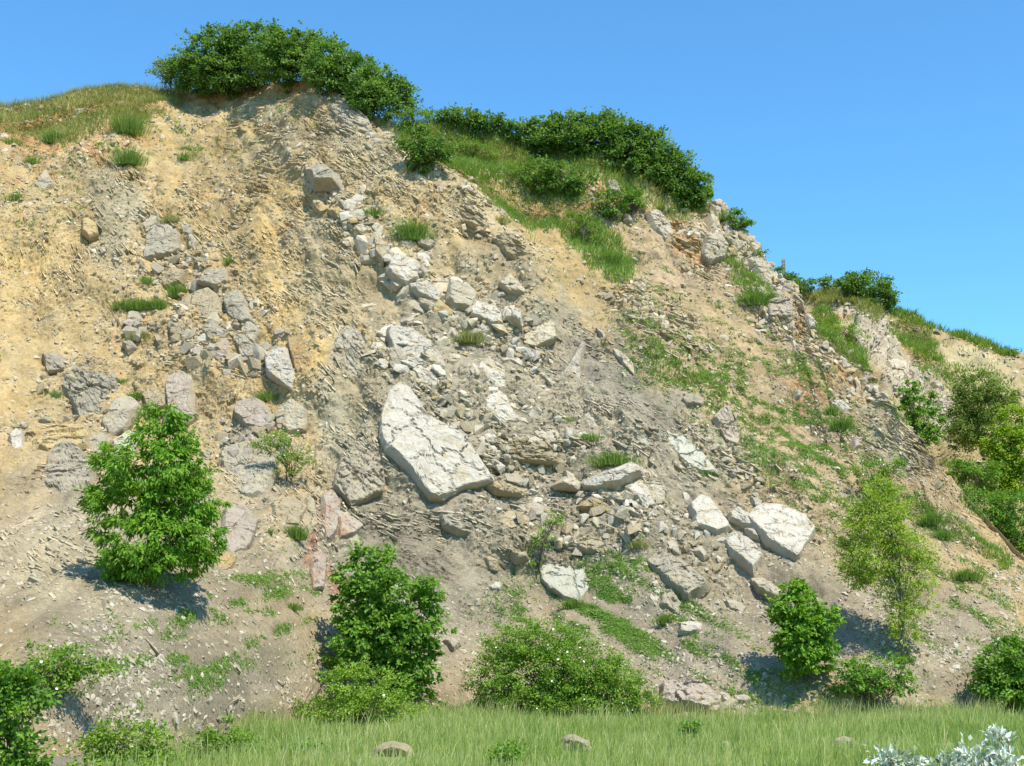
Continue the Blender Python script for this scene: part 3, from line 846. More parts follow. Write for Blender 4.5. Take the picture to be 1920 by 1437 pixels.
    dirv = n + over * np.array([0.0, -1.0, -0.25]); dirv /= np.linalg.norm(dirv)
    PT = c[None, None] + U[..., None] * ex + V[..., None] * es + h[..., None] * dirv - (0.02 + 0.05 * thick) * n
    nrow = U.shape[0]
    i0 = np.arange(nrow - 1)[:, None] * nth; j0 = np.arange(nth)[None]; j1 = (j0 + 1) % nth
    q = np.stack([i0 + j0, i0 + nth + j0, i0 + nth + j1, i0 + j1], axis=-1).reshape(-1, 4)
    Vv = PT.reshape(-1, 3)
    # close the small hole in the middle
    mid_v = Vv[:nth].mean(axis=0)
    Vv = np.concatenate([Vv, mid_v[None]])
    k_ = np.arange(0, nth - 1, 2)
    capf = np.stack([np.full(len(k_), len(Vv) - 1), k_, k_ + 1, (k_ + 2) % nth], axis=-1)
    q = np.concatenate([q, capf])
    remap = np.arange(len(Vv))
    o_loc = c.copy()
    me = build_mesh(name, Vv - o_loc, remap[q], ROCK[mat], False, {'base': np.concatenate([based.ravel(), [0.0]])})
    o = link(name, me); o.location = o_loc
    tag(o, label, cat, group)
    return o

R = make_rock
# the row of pale blocks and slabs in the middle
R([(727,734),(747,729),(774,734),(787,761),(804,791),(837,814),(871,834),(894,861),(924,898),(926,908),(894,918),(861,924),(830,941),(806,940),(785,915),(757,880),(725,855),(714,830),(711,795),(716,765)], 0.80, 'white', 'largest white cracked limestone slab in the middle of the face, lying slantwise', 'limestone_slab', 'rock slab', crack=0.07, over=0.6, rough=0.7)
R([(728,622),(745,620),(775,625),(800,645),(825,670),(835,695),(828,700),(800,690),(770,690),(745,690),(735,660),(726,640)], 0.42, 'white', 'rounded cream-white slab above the largest cracked slab, tapering to lower right', 'limestone_slab', 'rock slab', crack=0.03)
R([(770,697),(800,689),(831,722),(828,734),(790,724)], 0.45, 'white', 'small flat white block wedged between the rounded slab and the largest cracked slab', crack=0.03)
R([(728,668),(742,662),(762,680),(758,700),(740,706),(728,690)], 0.45, 'grey', 'rough grey-white lump at the left foot of the rounded cream slab')
R([(877,705),(900,692),(941,724),(941,741),(901,734),(881,720)], 0.5, 'white', 'white boulder with a sharp right edge, upper of two white boulders right of the slabs')
R([(870,682),(917,680),(941,697),(943,722),(905,696)], 0.32, 'cream', 'cream slab tucked behind the upper white boulder', 'limestone_slab', 'rock slab')
R([(904,761),(924,737),(948,754),(968,794),(934,797),(907,781)], 0.62, 'white', 'white pointed boulder with a dark shaded underside, lower of the two', over=0.7)
R([(730,490),(747,477),(784,490),(782,517),(760,530),(737,523),(727,510)], 0.6, 'white', 'bright white block at the top of the row of boulders', over=0.7)
R([(767,533),(804,525),(826,547),(821,560),(790,553),(775,543)], 0.55, 'white', 'white wedge just below the bright white top block', over=0.6)
R([(787,555),(824,563),(807,582),(790,570)], 0.35, 'cream', 'small layered cream rock under the white wedge', layers=(10, 0.16, 0.12))
R([(844,527),(881,527),(897,543),(884,573),(851,572),(840,560)], 0.62, 'grey', 'squarish grey-topped boulder in the row, with a dark underside', over=0.7, facets=3)
R([(884,577),(894,559),(931,567),(942,584),(944,604),(921,602),(887,587)], 0.5, 'white', 'long white block right of the squarish grey boulder', over=0.7)
R([(957,570),(971,567),(977,590),(976,617),(957,597)], 0.42, 'white', 'narrow upright white stone at the right end of the row of blocks')
R([(937,533),(957,513),(984,540),(982,548),(957,545)], 0.38, 'cream', 'pale pointed slab standing alone above the row of blocks', over=0.6)
R([(814,577),(824,557),(850,580),(844,593),(814,593)], 0.36, 'yellow', 'yellowish block under the squarish grey boulder')
R([(987,607),(1034,597),(1039,637),(1007,647),(987,634)], 0.2, 'cream', 'flat cream patch of rock flush with the slope right of the narrow upright stone', 'rock_outcrop', 'rock outcrop', crack=0.03)
R([(941,657),(955,655),(977,684),(974,694),(954,680)], 0.22, 'white', 'thin pale sliver of rock lying on grey scree left of the twin white stones')
R([(964,650),(991,654),(1004,677),(991,684)], 0.3, 'white', 'white stone lying just right of the thin pale sliver')
R([(1001,697),(1014,695),(1041,717),(1034,722)], 0.25, 'cream', 'low cream stone at the end of the chain of slivers on grey scree')
R([(1091,640),(1098,650),(1088,680),(1089,714),(1051,724),(1061,690)], 0.5, 'white', 'tall white fin of rock alone on the smooth grey scree', 'rock_fin', 'rock', over=0.3)
R([(1118,620),(1128,624),(1143,640),(1131,644)], 0.25, 'white', 'small white stone at the upper edge of the grey scree')
R([(1138,647),(1161,657),(1185,677),(1188,697),(1168,680)], 0.22, 'cream', 'long pale strip of rock along the upper edge of the grey scree')
R([(1004,811),(1034,804),(1051,821),(1034,844),(1008,821)], 0.42, 'cream', 'cream boulder at the right end of the thin dark beds')
R([(1058,817),(1074,814),(1078,841),(1068,847),(1058,837)], 0.36, 'white', 'rounded white stone beside the cream boulder at the right end of the beds')
R([(1000,842),(1016,838),(1028,850),(1012,856)], 0.25, 'cream', 'small cream stone resting on the thin dark beds')
R([(1092,905),(1120,890),(1150,880),(1180,868),(1200,878),(1208,893),(1180,905),(1150,920),(1122,925),(1100,918)], 0.85, 'white', 'jutting white ledge block with a black shadow beneath and grass on top', 'rock_ledge', 'rock ledge', over=1.3, crack=0.04)
R([(1037,905),(1060,890),(1090,900),(1085,916),(1045,911)], 0.6, 'cream', 'cream block left of the jutting white ledge', over=1.2)
R([(1170,917),(1200,904),(1214,921),(1234,968),(1232,984),(1210,971),(1187,937)], 0.55, 'white', 'steep white slab standing under the jutting ledge', 'limestone_slab', 'rock slab', over=0.5)
R([(1194,871),(1224,884),(1244,917),(1244,944),(1224,941),(1210,911)], 0.22, 'cream', 'thin cream sheet of rock right of the jutting ledge', 'limestone_slab', 'rock slab')
R([(1294,947),(1314,927),(1334,934),(1354,964),(1369,984),(1344,999),(1304,988)], 0.5, 'white', 'triangular white slab left of the big square slab', 'limestone_slab', 'rock slab', over=0.5, facets=2, rough=0.6)
R([(1424,943),(1454,945),(1471,947),(1507,967),(1528,997),(1514,1020),(1494,1050),(1467,1040),(1437,1020),(1417,1000),(1402,974)], 0.62, 'white', 'big square smooth white slab on the right with a shaded right edge', 'limestone_slab', 'rock slab', over=0.4, crack=0.04, facets=1, rough=0.5, steep=4)
R([(1367,964),(1384,950),(1407,964),(1416,990),(1397,984),(1371,974)], 0.4, 'white', 'broken white piece against the left side of the big square slab', facets=2)
R([(1395,988),(1415,995),(1425,1012),(1408,1006)], 0.35, 'white', 'small white wedge under the broken piece beside the big square slab')
R([(1357,1007),(1377,997),(1407,1010),(1429,1034),(1421,1050),(1411,1067),(1391,1050),(1374,1037)], 0.5, 'white', 'slanting white slab below the big square slab', 'limestone_slab', 'rock slab', over=0.5, facets=2, rough=0.6, crack=0.03)
R([(1300,1030),(1315,1022),(1327,1040),(1318,1047)], 0.25, 'cream', 'small cream stone between the triangular slab and the rugged boulder')
R([(1410,1078),(1430,1075),(1465,1098),(1455,1108),(1425,1095)], 0.2, 'cream', 'low pale rock half buried above the little leafy tree')
R([(1207,1047),(1224,1034),(1250,1044),(1274,1057),(1300,1074),(1327,1097),(1314,1117),(1284,1134),(1267,1117),(1247,1104),(1227,1080),(1214,1064)], 0.9, 'grey', 'big rugged pale boulder over a deep shadow, above the grassy talus', over=0.7, rough=1.6)
R([(1214,1104),(1224,1097),(1244,1114),(1230,1140),(1217,1127)], 0.3, 'white', 'flat white stone under the left end of the rugged boulder')
R([(1244,1114),(1260,1109),(1277,1134),(1270,1150),(1237,1137)], 0.42, 'grey', 'white-topped stone below the middle of the rugged boulder')
R([(1274,1174),(1290,1169),(1314,1171),(1314,1184),(1294,1191),(1275,1189)], 0.35, 'white', 'round pale stone at the bottom of the weedy talus')
R([(1360,1120),(1378,1118),(1396,1128),(1390,1140),(1370,1135)], 0.22, 'cream', 'flat pale stone on the talus left of the little leafy tree')
R([(1244,1284),(1260,1278),(1287,1281),(1317,1284),(1340,1301),(1350,1318),(1330,1335),(1300,1338),(1260,1328),(1242,1318)], 0.85, 'pink', 'long pinkish-grey boulder at the meadow edge right of the rose bush', over=0.9, rough=1.3)
R([(1262,1347),(1280,1336),(1306,1342),(1316,1358),(1270,1362)], 0.5, 'white', 'rounded white rock below the long pinkish boulder')
R([(1232,1350),(1246,1342),(1264,1352),(1258,1363),(1238,1362)], 0.35, 'cream', 'low stone in the grass left of the rounded white rock')
R([(1322,1346),(1334,1340),(1348,1348),(1338,1358)], 0.3, 'cream', 'small stone in the grass right of the rounded white rock')
R([(1346,1300),(1362,1295),(1374,1318),(1368,1326),(1354,1320)], 0.35, 'cream', 'tan stone leaning on the right end of the long pinkish boulder')
R([(1376,1306),(1396,1303),(1408,1312),(1396,1320),(1380,1318)], 0.28, 'white', 'pale stone on the gravel right of the long pinkish boulder')
R([(1014,1054),(1054,1035),(1094,1047),(1124,1074),(1108,1080),(1104,1100),(1088,1127),(1061,1117),(1021,1087)], 0.22, 'sheet', 'smooth pale flush slab crossed by one dark crack, above the rose bush', 'limestone_slab', 'rock slab', crack=0.05, facets=1, rough=0.3, steep=3)
R([(974,947),(1004,940),(1037,957),(1034,977),(994,970)], 0.36, 'cream', 'cream block in the broken ledges below the thin beds')
R([(827,974),(860,967),(910,980),(914,1000),(897,1017),(857,1010),(834,994)], 0.5, 'dark', 'rough grey conglomerate lump under the largest cracked slab', layers=(5, 0.2, 0.12), rough=1.5)
R([(917,987),(954,967),(987,977),(984,997),(954,1004)], 0.45, 'tan', 'tan block right of the rough grey lump', over=0.8)
R([(951,1037),(987,1034),(991,1054),(967,1062)], 0.5, 'tan', 'tan block beside the small sapling', over=0.9)
R([(1052,1025),(1100,1005),(1140,1020),(1140,1045),(1100,1042),(1070,1035)], 0.55, 'cream', 'layered cream ledge over the smooth flush slab', 'rock_ledge', 'rock ledge', over=1.1, layers=(8, 0.22, 0.2))
R([(1081,958),(1111,937),(1144,954),(1141,974),(1107,966)], 0.62, 'yellow', 'yellowish block with a dark hollow under it, below the jutting ledge', over=1.3)
R([(905,905),(940,895),(985,915),(975,930),(930,925)], 0.4, 'tan', 'slabby tan ledge right of the tip of the largest cracked slab', 'rock_ledge', 'rock ledge', over=0.9, layers=(14, 0.16, 0.16))
R([(900,830),(960,825),(1040,850),(1060,872),(1000,868),(930,858)], 0.34, 'tan', 'outcrop of thin tan and grey beds between the white slabs', 'bedded_outcrop', 'rock outcrop', over=0.6, layers=(-6, 0.14, 0.24))
# left half
R([(267,477),(275,440),(290,427),(314,430),(337,443),(337,467),(311,477),(274,480)], 0.8, 'dark', 'dark grey squarish boulder in the upper left of the face', over=0.7)
R([(267,417),(287,405),(307,417),(301,429),(274,432)], 0.5, 'grey', 'grey stone sitting on the dark squarish boulder', over=0.8)
R([(154,420),(164,410),(180,417),(182,433),(167,443),(155,435)], 0.5, 'yellow', 'yellow stone alone on the upper left earth', over=0.6)
R([(334,567),(354,550),(394,537),(417,560),(421,587),(401,600),(341,587)], 0.6, 'tan', 'big rounded tan boulder in the left rubble', over=0.5, rough=0.7)
R([(422,567),(451,550),(467,574),(474,604),(454,610),(431,594)], 0.55, 'grey', 'pale grey boulder right of the big rounded tan boulder')
R([(374,534),(397,514),(424,510),(427,530),(404,540)], 0.4, 'grey', 'grey stone above the big rounded tan boulder')
R([(384,627),(401,610),(431,627),(417,637),(396,640)], 0.4, 'grey', 'grey stone below the big rounded tan boulder')
R([(397,667),(401,644),(427,637),(432,670),(411,677)], 0.42, 'pink', 'pinkish block at the lower middle of the left rubble')
R([(434,627),(461,627),(477,647),(474,660),(451,664)], 0.42, 'dark', 'dark-sided stone at the right end of the left rubble')
R([(454,617),(474,607),(484,620),(474,637),(457,637)], 0.36, 'grey', 'small grey stone touching the dark-sided stone')
R([(316,612),(334,600),(350,612),(345,630),(322,630)], 0.38, 'tan', 'tan stone on the left side of the left rubble')
R([(498,674),(521,657),(541,657),(551,690),(561,720),(548,730),(521,717),(504,704)], 0.62, 'white', 'white block with an orange right side, right of the left rubble', over=0.8)
R([(543,640),(568,640),(585,667),(585,707),(563,714),(551,680)], 0.36, 'orange', 'orange-stained face of rock joined to the white block', 'rock_outcrop', 'rock outcrop')
R([(437,757),(461,731),(484,741),(514,774),(521,797),(491,807),(461,801),(441,777)], 0.75, 'pink', 'pinkish faceted boulder in the left centre with a dark lower edge', over=0.7, facets=3, rough=0.7)
R([(521,771),(548,747),(574,767),(568,801),(541,811),(521,797)], 0.5, 'cream', 'pale rounded boulder right of the pinkish faceted one')
R([(314,714),(337,697),(364,710),(361,747),(364,774),(347,794),(317,771),(314,744)], 0.55, 'pink', 'upright pale pink rock just above the walnut tree')
R([(268,740),(290,728),(312,742),(310,762),(280,768)], 0.3, 'tan', 'tan rock left of the upright pale pink rock')
R([(114,724),(134,674),(167,680),(207,687),(227,714),(217,764),(187,777),(150,781),(140,757)], 0.6, 'dark', 'large fractured grey outcrop on the left above the walnut tree', 'rock_outcrop', 'rock outcrop', crack=0.08, layers=(28, 0.3, 0.16), rough=1.3)
R([(194,791),(217,751),(247,747),(261,764),(234,804),(207,814)], 0.5, 'grey', 'smooth grey block at the lower right of the fractured grey outcrop')
R([(67,841),(94,807),(147,797),(167,814),(160,841),(117,855),(100,860)], 0.5, 'yellow', 'bedded yellow and cream outcrop at the far left', 'bedded_outcrop', 'rock outcrop', layers=(-14, 0.3, 0.22))
R([(165,820),(195,812),(212,828),(196,846),(166,842)], 0.36, 'grey', 'grey slab between the bedded yellow outcrop and the walnut tree')
R([(17,827),(30,807),(43,814),(47,844),(24,854)], 0.4, 'white', 'white upright stone at the left edge of the photo')
R([(80,917),(97,877),(127,867),(157,877),(180,900),(180,960),(110,960)], 0.6, 'grey', 'grey outcrop with level cracks left of the walnut tree', 'bedded_outcrop', 'rock outcrop', layers=(-4, 0.36, 0.22), crack=0.05)
R([(213,832),(240,806),(262,820),(250,850),(215,850)], 0.4, 'white', 'white stones half hidden by the top of the walnut tree')
R([(82,671),(110,669),(130,680),(124,697),(90,700)], 0.45, 'dark', 'small dark rock left of the fractured grey outcrop', over=0.8)
R([(66,345),(85,318),(102,345),(80,358)], 0.5, 'grey', 'small grey boulder in the top left earth')
R([(70,400),(88,392),(96,408),(80,416)], 0.3, 'tan', 'small tan stone below the grey boulder at the top left')
R([(340,430),(352,423),(365,432),(357,446),(345,442)], 0.4, 'grey', 'round grey stone right of the dark squarish boulder, upper of a pair')
R([(352,447),(362,440),(369,450),(362,464),(354,460)], 0.4, 'grey', 'round grey stone right of the dark squarish boulder, lower of a pair')
R([(240,585),(262,583),(268,605),(250,615),(238,600)], 0.42, 'dark', 'dark rock under the long grass tuft in the left rubble')
R([(230,645),(245,638),(256,650),(240,662)], 0.4, 'dark', 'small dark jutting rock below the dry tuft on the left', over=1.0)
R([(300,520),(330,505),(352,515),(340,530),(310,535)], 0.4, 'tan', 'tan ledge above the grass tufts in the left rubble', over=0.9)
R([(415,855),(450,838),(500,850),(520,880),(500,920),(455,925),(420,900)], 0.42, 'dark', 'dark grey weathered rock face behind the small flowering bush', 'rock_outcrop', 'rock outcrop', rough=1.4, crack=0.05)
R([(420,965),(455,960),(480,985),(470,1020),(430,1030),(415,1000)], 0.4, 'pink', 'pinkish grey rock at the right foot of the walnut tree')
R([(400,1052),(420,1042),(440,1050),(432,1066),(404,1072)], 0.3, 'orange', 'orange stone at the right foot of the walnut tree')
R([(512,945),(545,935),(575,950),(560,980),(520,978)], 0.4, 'tan', 'tan block below the small flowering bush', over=0.8)
R([(575,930),(592,940),(596,985),(580,1000),(568,970)], 0.4, 'tan', 'rounded tan rock left of the red-stained rock')
R([(605,930),(625,915),(640,945),(632,1000),(610,1018),(603,980)], 0.5, 'red', 'red-stained pale rock standing above the broad-leaved tree', rough=0.8)
R([(632,960),(665,975),(678,990),(660,1008),(636,1010)], 0.35, 'red', 'red and orange stained rock right of the pale red-stained one')
R([(652,1008),(668,1000),(674,1030),(658,1042)], 0.3, 'grey', 'grey wedge right below the red-stained rocks')
R([(586,1038),(600,1025),(612,1050),(606,1100),(590,1100),(584,1070)], 0.3, 'red', 'lowest strip of red-stained rock running into the talus')
R([(640,620),(660,612),(690,640),(680,690),(640,720),(615,690),(625,650)], 0.36, 'grey', 'flaky grey outcrop with steep beds and a yellow top', 'bedded_outcrop', 'rock outcrop', layers=(58, 0.16, 0.2))
R([(640,860),(700,820),(720,870),(715,920),(660,935),(630,905)], 0.3, 'grey', 'flaky grey bank left of the largest cracked slab', 'bedded_outcrop', 'rock outcrop', layers=(50, 0.15, 0.18), rough=1.5)
# top
R([(568,307),(590,300),(640,330),(644,357),(590,360),(577,334)], 0.95, 'dark', 'isolated dark grey block high under the crest', over=0.9, facets=3)
R([(587,384),(604,380),(616,400),(606,410),(592,402)], 0.5, 'yellow', 'yellow jutting stone below the isolated dark grey block', over=1.0)
R([(644,390),(664,374),(674,390),(660,410),(647,407)], 0.5, 'white', 'white stone on the ledge below the isolated dark grey block', over=0.7)
R([(660,404),(677,396),(690,407),(677,414)], 0.4, 'white', 'second white stone on the same high ledge, further right', over=0.7)
R([(614,390),(640,385),(648,408),(660,420),(640,422),(620,408)], 0.5, 'yellow', 'yellow ledge rock with a dark underside below the white ledge stones', over=1.1)
R([(700,450),(710,440),(730,480),(717,496),(702,477)], 0.45, 'tan', 'tan faceted rock left above the bright white top block')
R([(662,425),(685,418),(696,430),(680,442),(668,440)], 0.4, 'cream', 'cream crumbly rock at the lower end of the high ledge', over=0.8)
R([(465,350),(475,332),(500,335),(512,352),(500,372),(475,372)], 0.45, 'yellow', 'fan of folded thin yellow beds high on the left', 'bedded_outcrop', 'rock outcrop', layers=(24, 0.16, 0.32), over=0.8)
R([(448,242),(456,233),(466,235),(464,246),(454,248)], 0.35, 'yellow', 'single yellow stone near the top of the face')
R([(532,452),(538,445),(546,448),(545,462),(535,462)], 0.3, 'tan', 'tiny stack of thin dark beds below the folded ones', 'bedded_outcrop', 'rock outcrop', layers=(4, 0.12, 0.28))
R([(615,200),(650,190),(690,225),(700,250),(650,240)], 0.35, 'grey', 'grey bedded rock right under the crest bushes', 'bedded_outcrop', 'rock outcrop', layers=(48, 0.22, 0.2))
R([(780,440),(800,437),(818,455),(805,462),(788,455)], 0.3, 'grey', 'grey stone right under the tallest grass tuft')
R([(850,395),(880,385),(915,420),(905,432),(870,415)], 0.4, 'tan', 'group of slanting tan plates on the rib below the grassy hollow', 'bedded_outcrop', 'rock outcrop', layers=(30, 0.18, 0.28))
R([(925,450),(955,445),(985,470),(980,492),(950,478)], 0.4, 'tan', 'orange-edged bedded rock at the lower end of the tan rib', 'bedded_outcrop', 'rock outcrop', layers=(34, 0.18, 0.26))
# right edge of the face
R([(1327,384),(1347,377),(1364,397),(1364,414),(1344,410)], 0.7, 'cream', 'pale crag at the top of the right skyline, under the hedge', 'rock_crag', 'rock crag', rough=1.6)
R([(1324,407),(1347,407),(1351,441),(1334,451)], 0.6, 'cream', 'pale crag right of the orange hollow', 'rock_crag', 'rock crag', rough=1.6)
R([(1314,451),(1347,444),(1364,467),(1357,484),(1334,491),(1321,474)], 0.7, 'cream', 'lumpy crag at the lower edge of the orange hollow', 'rock_crag', 'rock crag', over=0.9, rough=1.6)
R([(1367,461),(1387,447),(1391,467),(1377,477)], 0.5, 'cream', 'small crag right of the lumpy one at the orange hollow', 'rock_crag', 'rock crag', rough=1.5)
R([(1395,455),(1410,448),(1425,470),(1412,482)], 0.5, 'cream', 'small crag on the right skyline above the long grey crag', 'rock_crag', 'rock crag', rough=1.5)
R([(1401,487),(1427,481),(1444,501),(1457,534),(1447,541),(1421,517)], 0.6, 'grey', 'long smooth grey crag on the right skyline', 'rock_crag', 'rock crag', rough=1.2)
R([(1461,534),(1484,537),(1481,554),(1461,561)], 0.5, 'pink', 'pink lump on the right skyline below the long grey crag', 'rock_crag', 'rock crag', rough=1.4)
R([(1431,557),(1457,551),(1484,574),(1481,597),(1444,594)], 0.65, 'pink', 'wide pinkish crag below the pink lump', 'rock_crag', 'rock crag', over=0.8, rough=1.6)
R([(1508,594),(1521,594),(1528,611),(1518,614)], 0.35, 'white', 'small bright white stone on the right skyline')
R([(1214,394),(1234,391),(1254,411),(1267,437),(1247,451),(1227,431)], 0.5, 'cream', 'cream crag left of the orange hollow', 'rock_crag', 'rock crag', rough=1.3, crack=0.05)
R([(1130,337),(1157,344),(1167,370),(1140,364)], 0.5, 'grey', 'pale crag under the hedge, left of the two round bushes', 'rock_crag', 'rock crag', rough=1.4)
R([(1170,397),(1184,395),(1190,417),(1174,414)], 0.45, 'dark', 'dark grey stone under the round bushes below the hedge', over=0.9)
R([(1282,747),(1300,740),(1320,750),(1314,760),(1290,759)], 0.4, 'grey', 'rounded grey stone at the top of the rocky rib beside the weeds', over=0.8, rough=0.6)
R([(1357,760),(1370,764),(1387,811),(1384,822),(1364,814),(1340,780)], 0.5, 'pink', 'pinkish pale crag on the rocky rib beside the weeds', 'rock_crag', 'rock crag', rough=1.5, crack=0.05)
R([(1244,811),(1280,814),(1314,844),(1345,881),(1314,877),(1287,867),(1264,841)], 0.2, 'sheet', 'greenish-white jointed sheet of rock like paving, on grey scree', 'limestone_sheet', 'rock slab', crack=0.06, facets=1, rough=0.3)
R([(1180,807),(1207,814),(1220,837),(1200,834)], 0.18, 'sheet', 'smaller greenish-white sheet left of the jointed one', 'limestone_sheet', 'rock slab', facets=1, rough=0.3)
R([(1090,785),(1104,780),(1120,800),(1112,808),(1096,800)], 0.22, 'white', 'small white stone on the scree above the grass-topped ledge')
R([(1555,756),(1575,752),(1600,774),(1574,774)], 0.35, 'white', 'bright white stones beside the red soil on the right slope')
R([(1594,817),(1618,814),(1614,837),(1598,847)], 0.45, 'pink', 'pale crag below the dark green tuft on the right slope', 'rock_crag', 'rock crag', rough=1.5)
R([(1489,737),(1496,731),(1503,738),(1500,748),(1491,747)], 0.4, 'pink', 'small round reddish boulder on the weedy right slope', over=0.6, rough=0.5)
R([(1644,767),(1668,778),(1676,797),(1661,797)], 0.35, 'grey', 'tilted grey plates on the right edge of the face', 'bedded_outcrop', 'rock outcrop', layers=(45, 0.2, 0.22))
R([(1615,697),(1630,700),(1634,712),(1620,714)], 0.35, 'pink', 'small pinkish stone on the right edge below the orange soil', over=0.8)
# the far face
R([(1650,686),(1671,681),(1701,689),(1698,711),(1682,730),(1669,721),(1658,702)], 1.1, 'cream', 'big blocky crag on the far face behind the right edge', 'rock_crag', 'rock crag', surf='back', over=0.8, rough=1.4)
R([(1726,702),(1736,696),(1747,702),(1742,711),(1728,709)], 0.6, 'cream', 'round pale boulder on the far face right of the blocky crag', surf='back')
R([(1742,721),(1756,716),(1769,727),(1758,732)], 0.6, 'cream', 'pale boulder on the far face below the round one', surf='back')
R([(1750,757),(1764,743),(1783,759),(1780,776),(1785,792),(1761,800)], 0.9, 'pink', 'tall pale crag on the far face between the two trees', 'rock_crag', 'rock crag', surf='back', rough=1.6)
R([(1700,698),(1716,693),(1728,715),(1715,727)], 0.7, 'grey', 'grey crag joined to the right of the blocky crag on the far face', 'rock_crag', 'rock crag', surf='back')
R([(1631,645),(1655,635),(1669,654),(1650,667),(1631,664)], 0.8, 'cream', 'pale crag on the far face above the blocky one', 'rock_crag', 'rock crag', surf='back', rough=1.6)
R([(1614,668),(1644,667),(1650,689),(1633,692)], 0.7, 'cream', 'pale crag on the far face left of the blocky one', 'rock_crag', 'rock crag', surf='back', rough=1.5)
# stones lying in the meadow and at its edge
R([(697,1406),(706,1390),(720,1379),(738,1375),(756,1381),(768,1394),(774,1406)], 0.5, 'tan', 'big rounded tan boulder half sunk in the meadow grass', surf='meadow', rough=0.7, steep=1.6, cat='boulder')
R([(1058,1386),(1062,1369),(1078,1364),(1100,1378),(1108,1386)], 0.4, 'grey', 'low grey boulder in the meadow in front of the rose bush', surf='meadow', cat='boulder', steep=1.6)
R([(1562,1386),(1572,1373),(1586,1367),(1602,1374),(1610,1386)], 0.4, 'grey', 'grey boulder in the right part of the meadow', surf='meadow', cat='boulder', steep=1.6)
R([(1614,1390),(1622,1382),(1634,1384),(1640,1391)], 0.3, 'white', 'small white stone right of the grey meadow boulder', surf='meadow', cat='boulder', steep=1.6)
R([(1757,1396),(1760,1383),(1775,1378),(1793,1380),(1794,1396)], 0.4, 'pink', 'reddish stone in the meadow behind the silver-leaved shrub', surf='meadow', cat='boulder', steep=1.8)
R([(1353,1386),(1356,1378),(1366,1376),(1372,1384)], 0.3, 'white', 'tiny white stone in the middle of the meadow edge', surf='meadow', cat='boulder', steep=1.6)
R([(371,1331),(385,1312),(396,1325),(388,1332)], 0.3, 'grey', 'small grey pointed rock on the lower left gravel')
R([(388,1340),(415,1335),(440,1317),(438,1328),(410,1345),(394,1350)], 0.34, 'grey', 'long grey flat rock on the lower left gravel', over=0.7)
R([(335,1383),(345,1366),(360,1368),(362,1374),(346,1384)], 0.3, 'white', 'pale pointed rock on the gravel right of the bright green bush')
R([(832,1200),(845,1192),(862,1205),(850,1217)], 0.3, 'grey', 'grey stone on bare soil between the broad-leaved tree and the rose bush')
R([(908,1050),(918,1040),(935,1052),(930,1072),(915,1068)], 0.36, 'tan', 'tan stone on the slope left of the smooth flush slab', over=0.8)
R([(918,1100),(930,1092),(942,1098),(936,1106),(922,1106)], 0.25, 'sheet', 'rounded white stone below the tan stone on the slope')

# ------------------------------------------------------------------ loose stones set in the face (children of the hillside)
def stone_mesh(seed, mat, flat=0.65):
    r = random.Random(seed)
    bm = bmesh.new()
    for _ in range(15):
        v = Vector((r.gauss(0, 1), r.gauss(0, 1), r.gauss(0, 1))).normalized()
        v *= r.uniform(0.8, 1.1)
        bm.verts.new((v.x * 0.5, v.y * 0.5 * r.uniform(0.7, 1.0), v.z * 0.5 * flat))
    res = bmesh.ops.convex_hull(bm, input=bm.verts[:])
    for v in [v for v in bm.verts if not v.link_faces]: bm.verts.remove(v)
    me = bpy.data.meshes.new('stone'); bm.to_mesh(me); bm.free()
    me.materials.append(ROCK[mat])
    return me
STONES = {k: [stone_mesh(100 + i * 7 + j, k, 0.5 + 0.12 * (i % 4)) for i in range(6)] for j, k in enumerate(('white', 'cream', 'grey', 'tan', 'yellow', 'pink', 'dark'))}
CLUSTERS = [   # px, py, rx, ry, rot, count, size low, size high, kinds
    (380, 640, 150, 55, 12, 44, 0.30, 0.75, ('grey', 'tan', 'cream', 'tan', 'pink')),
    (330, 505, 70, 40, 10, 14, 0.3, 0.6, ('tan', 'grey')),
    (470, 850, 90, 50, 0, 16, 0.3, 0.6, ('pink', 'tan', 'cream')),
    (420, 790, 120, 40, 0, 12, 0.25, 0.5, ('tan', 'cream', 'pink')),
    (120, 770, 110, 70, 0, 14, 0.25, 0.5, ('grey', 'tan')),
    (985, 870, 120, 50, 10, 28, 0.25, 0.55, ('cream', 'tan', 'white', 'tan')),
    (860, 790, 80, 30, 30, 14, 0.25, 0.55, ('cream', 'tan', 'dark')),
    (1080, 990, 130, 45, 5, 34, 0.25, 0.6, ('cream', 'tan', 'tan', 'pink')),
    (1180, 960, 60, 40, 40, 12, 0.25, 0.5, ('cream', 'white')),
    (860, 570, 110, 35, 30, 18, 0.25, 0.5, ('cream', 'yellow', 'white')),
    (930, 640, 100, 35, 35, 16, 0.25, 0.5, ('white', 'cream')),
    (650, 410, 60, 20, 30, 10, 0.25, 0.5, ('yellow', 'cream')),
    (740, 690, 30, 70, 0, 10, 0.25, 0.5, ('grey', 'white')),
    (1300, 1020, 80, 35, 25, 16, 0.22, 0.45, ('cream', 'white', 'tan')),
    (1420, 920, 90, 26, 40, 14, 0.22, 0.45, ('cream', 'white')),
    (1350, 800, 60, 40, 50, 10, 0.2, 0.4, ('pink', 'cream')),
    (1330, 1320, 90, 26, 10, 22, 0.2, 0.45, ('white', 'cream', 'pink')),
    (330, 1360, 110, 40, 0, 14, 0.18, 0.36, ('grey', 'white', 'cream')),
]
n_stone = 0
ident = Vector((0, 0, 1))
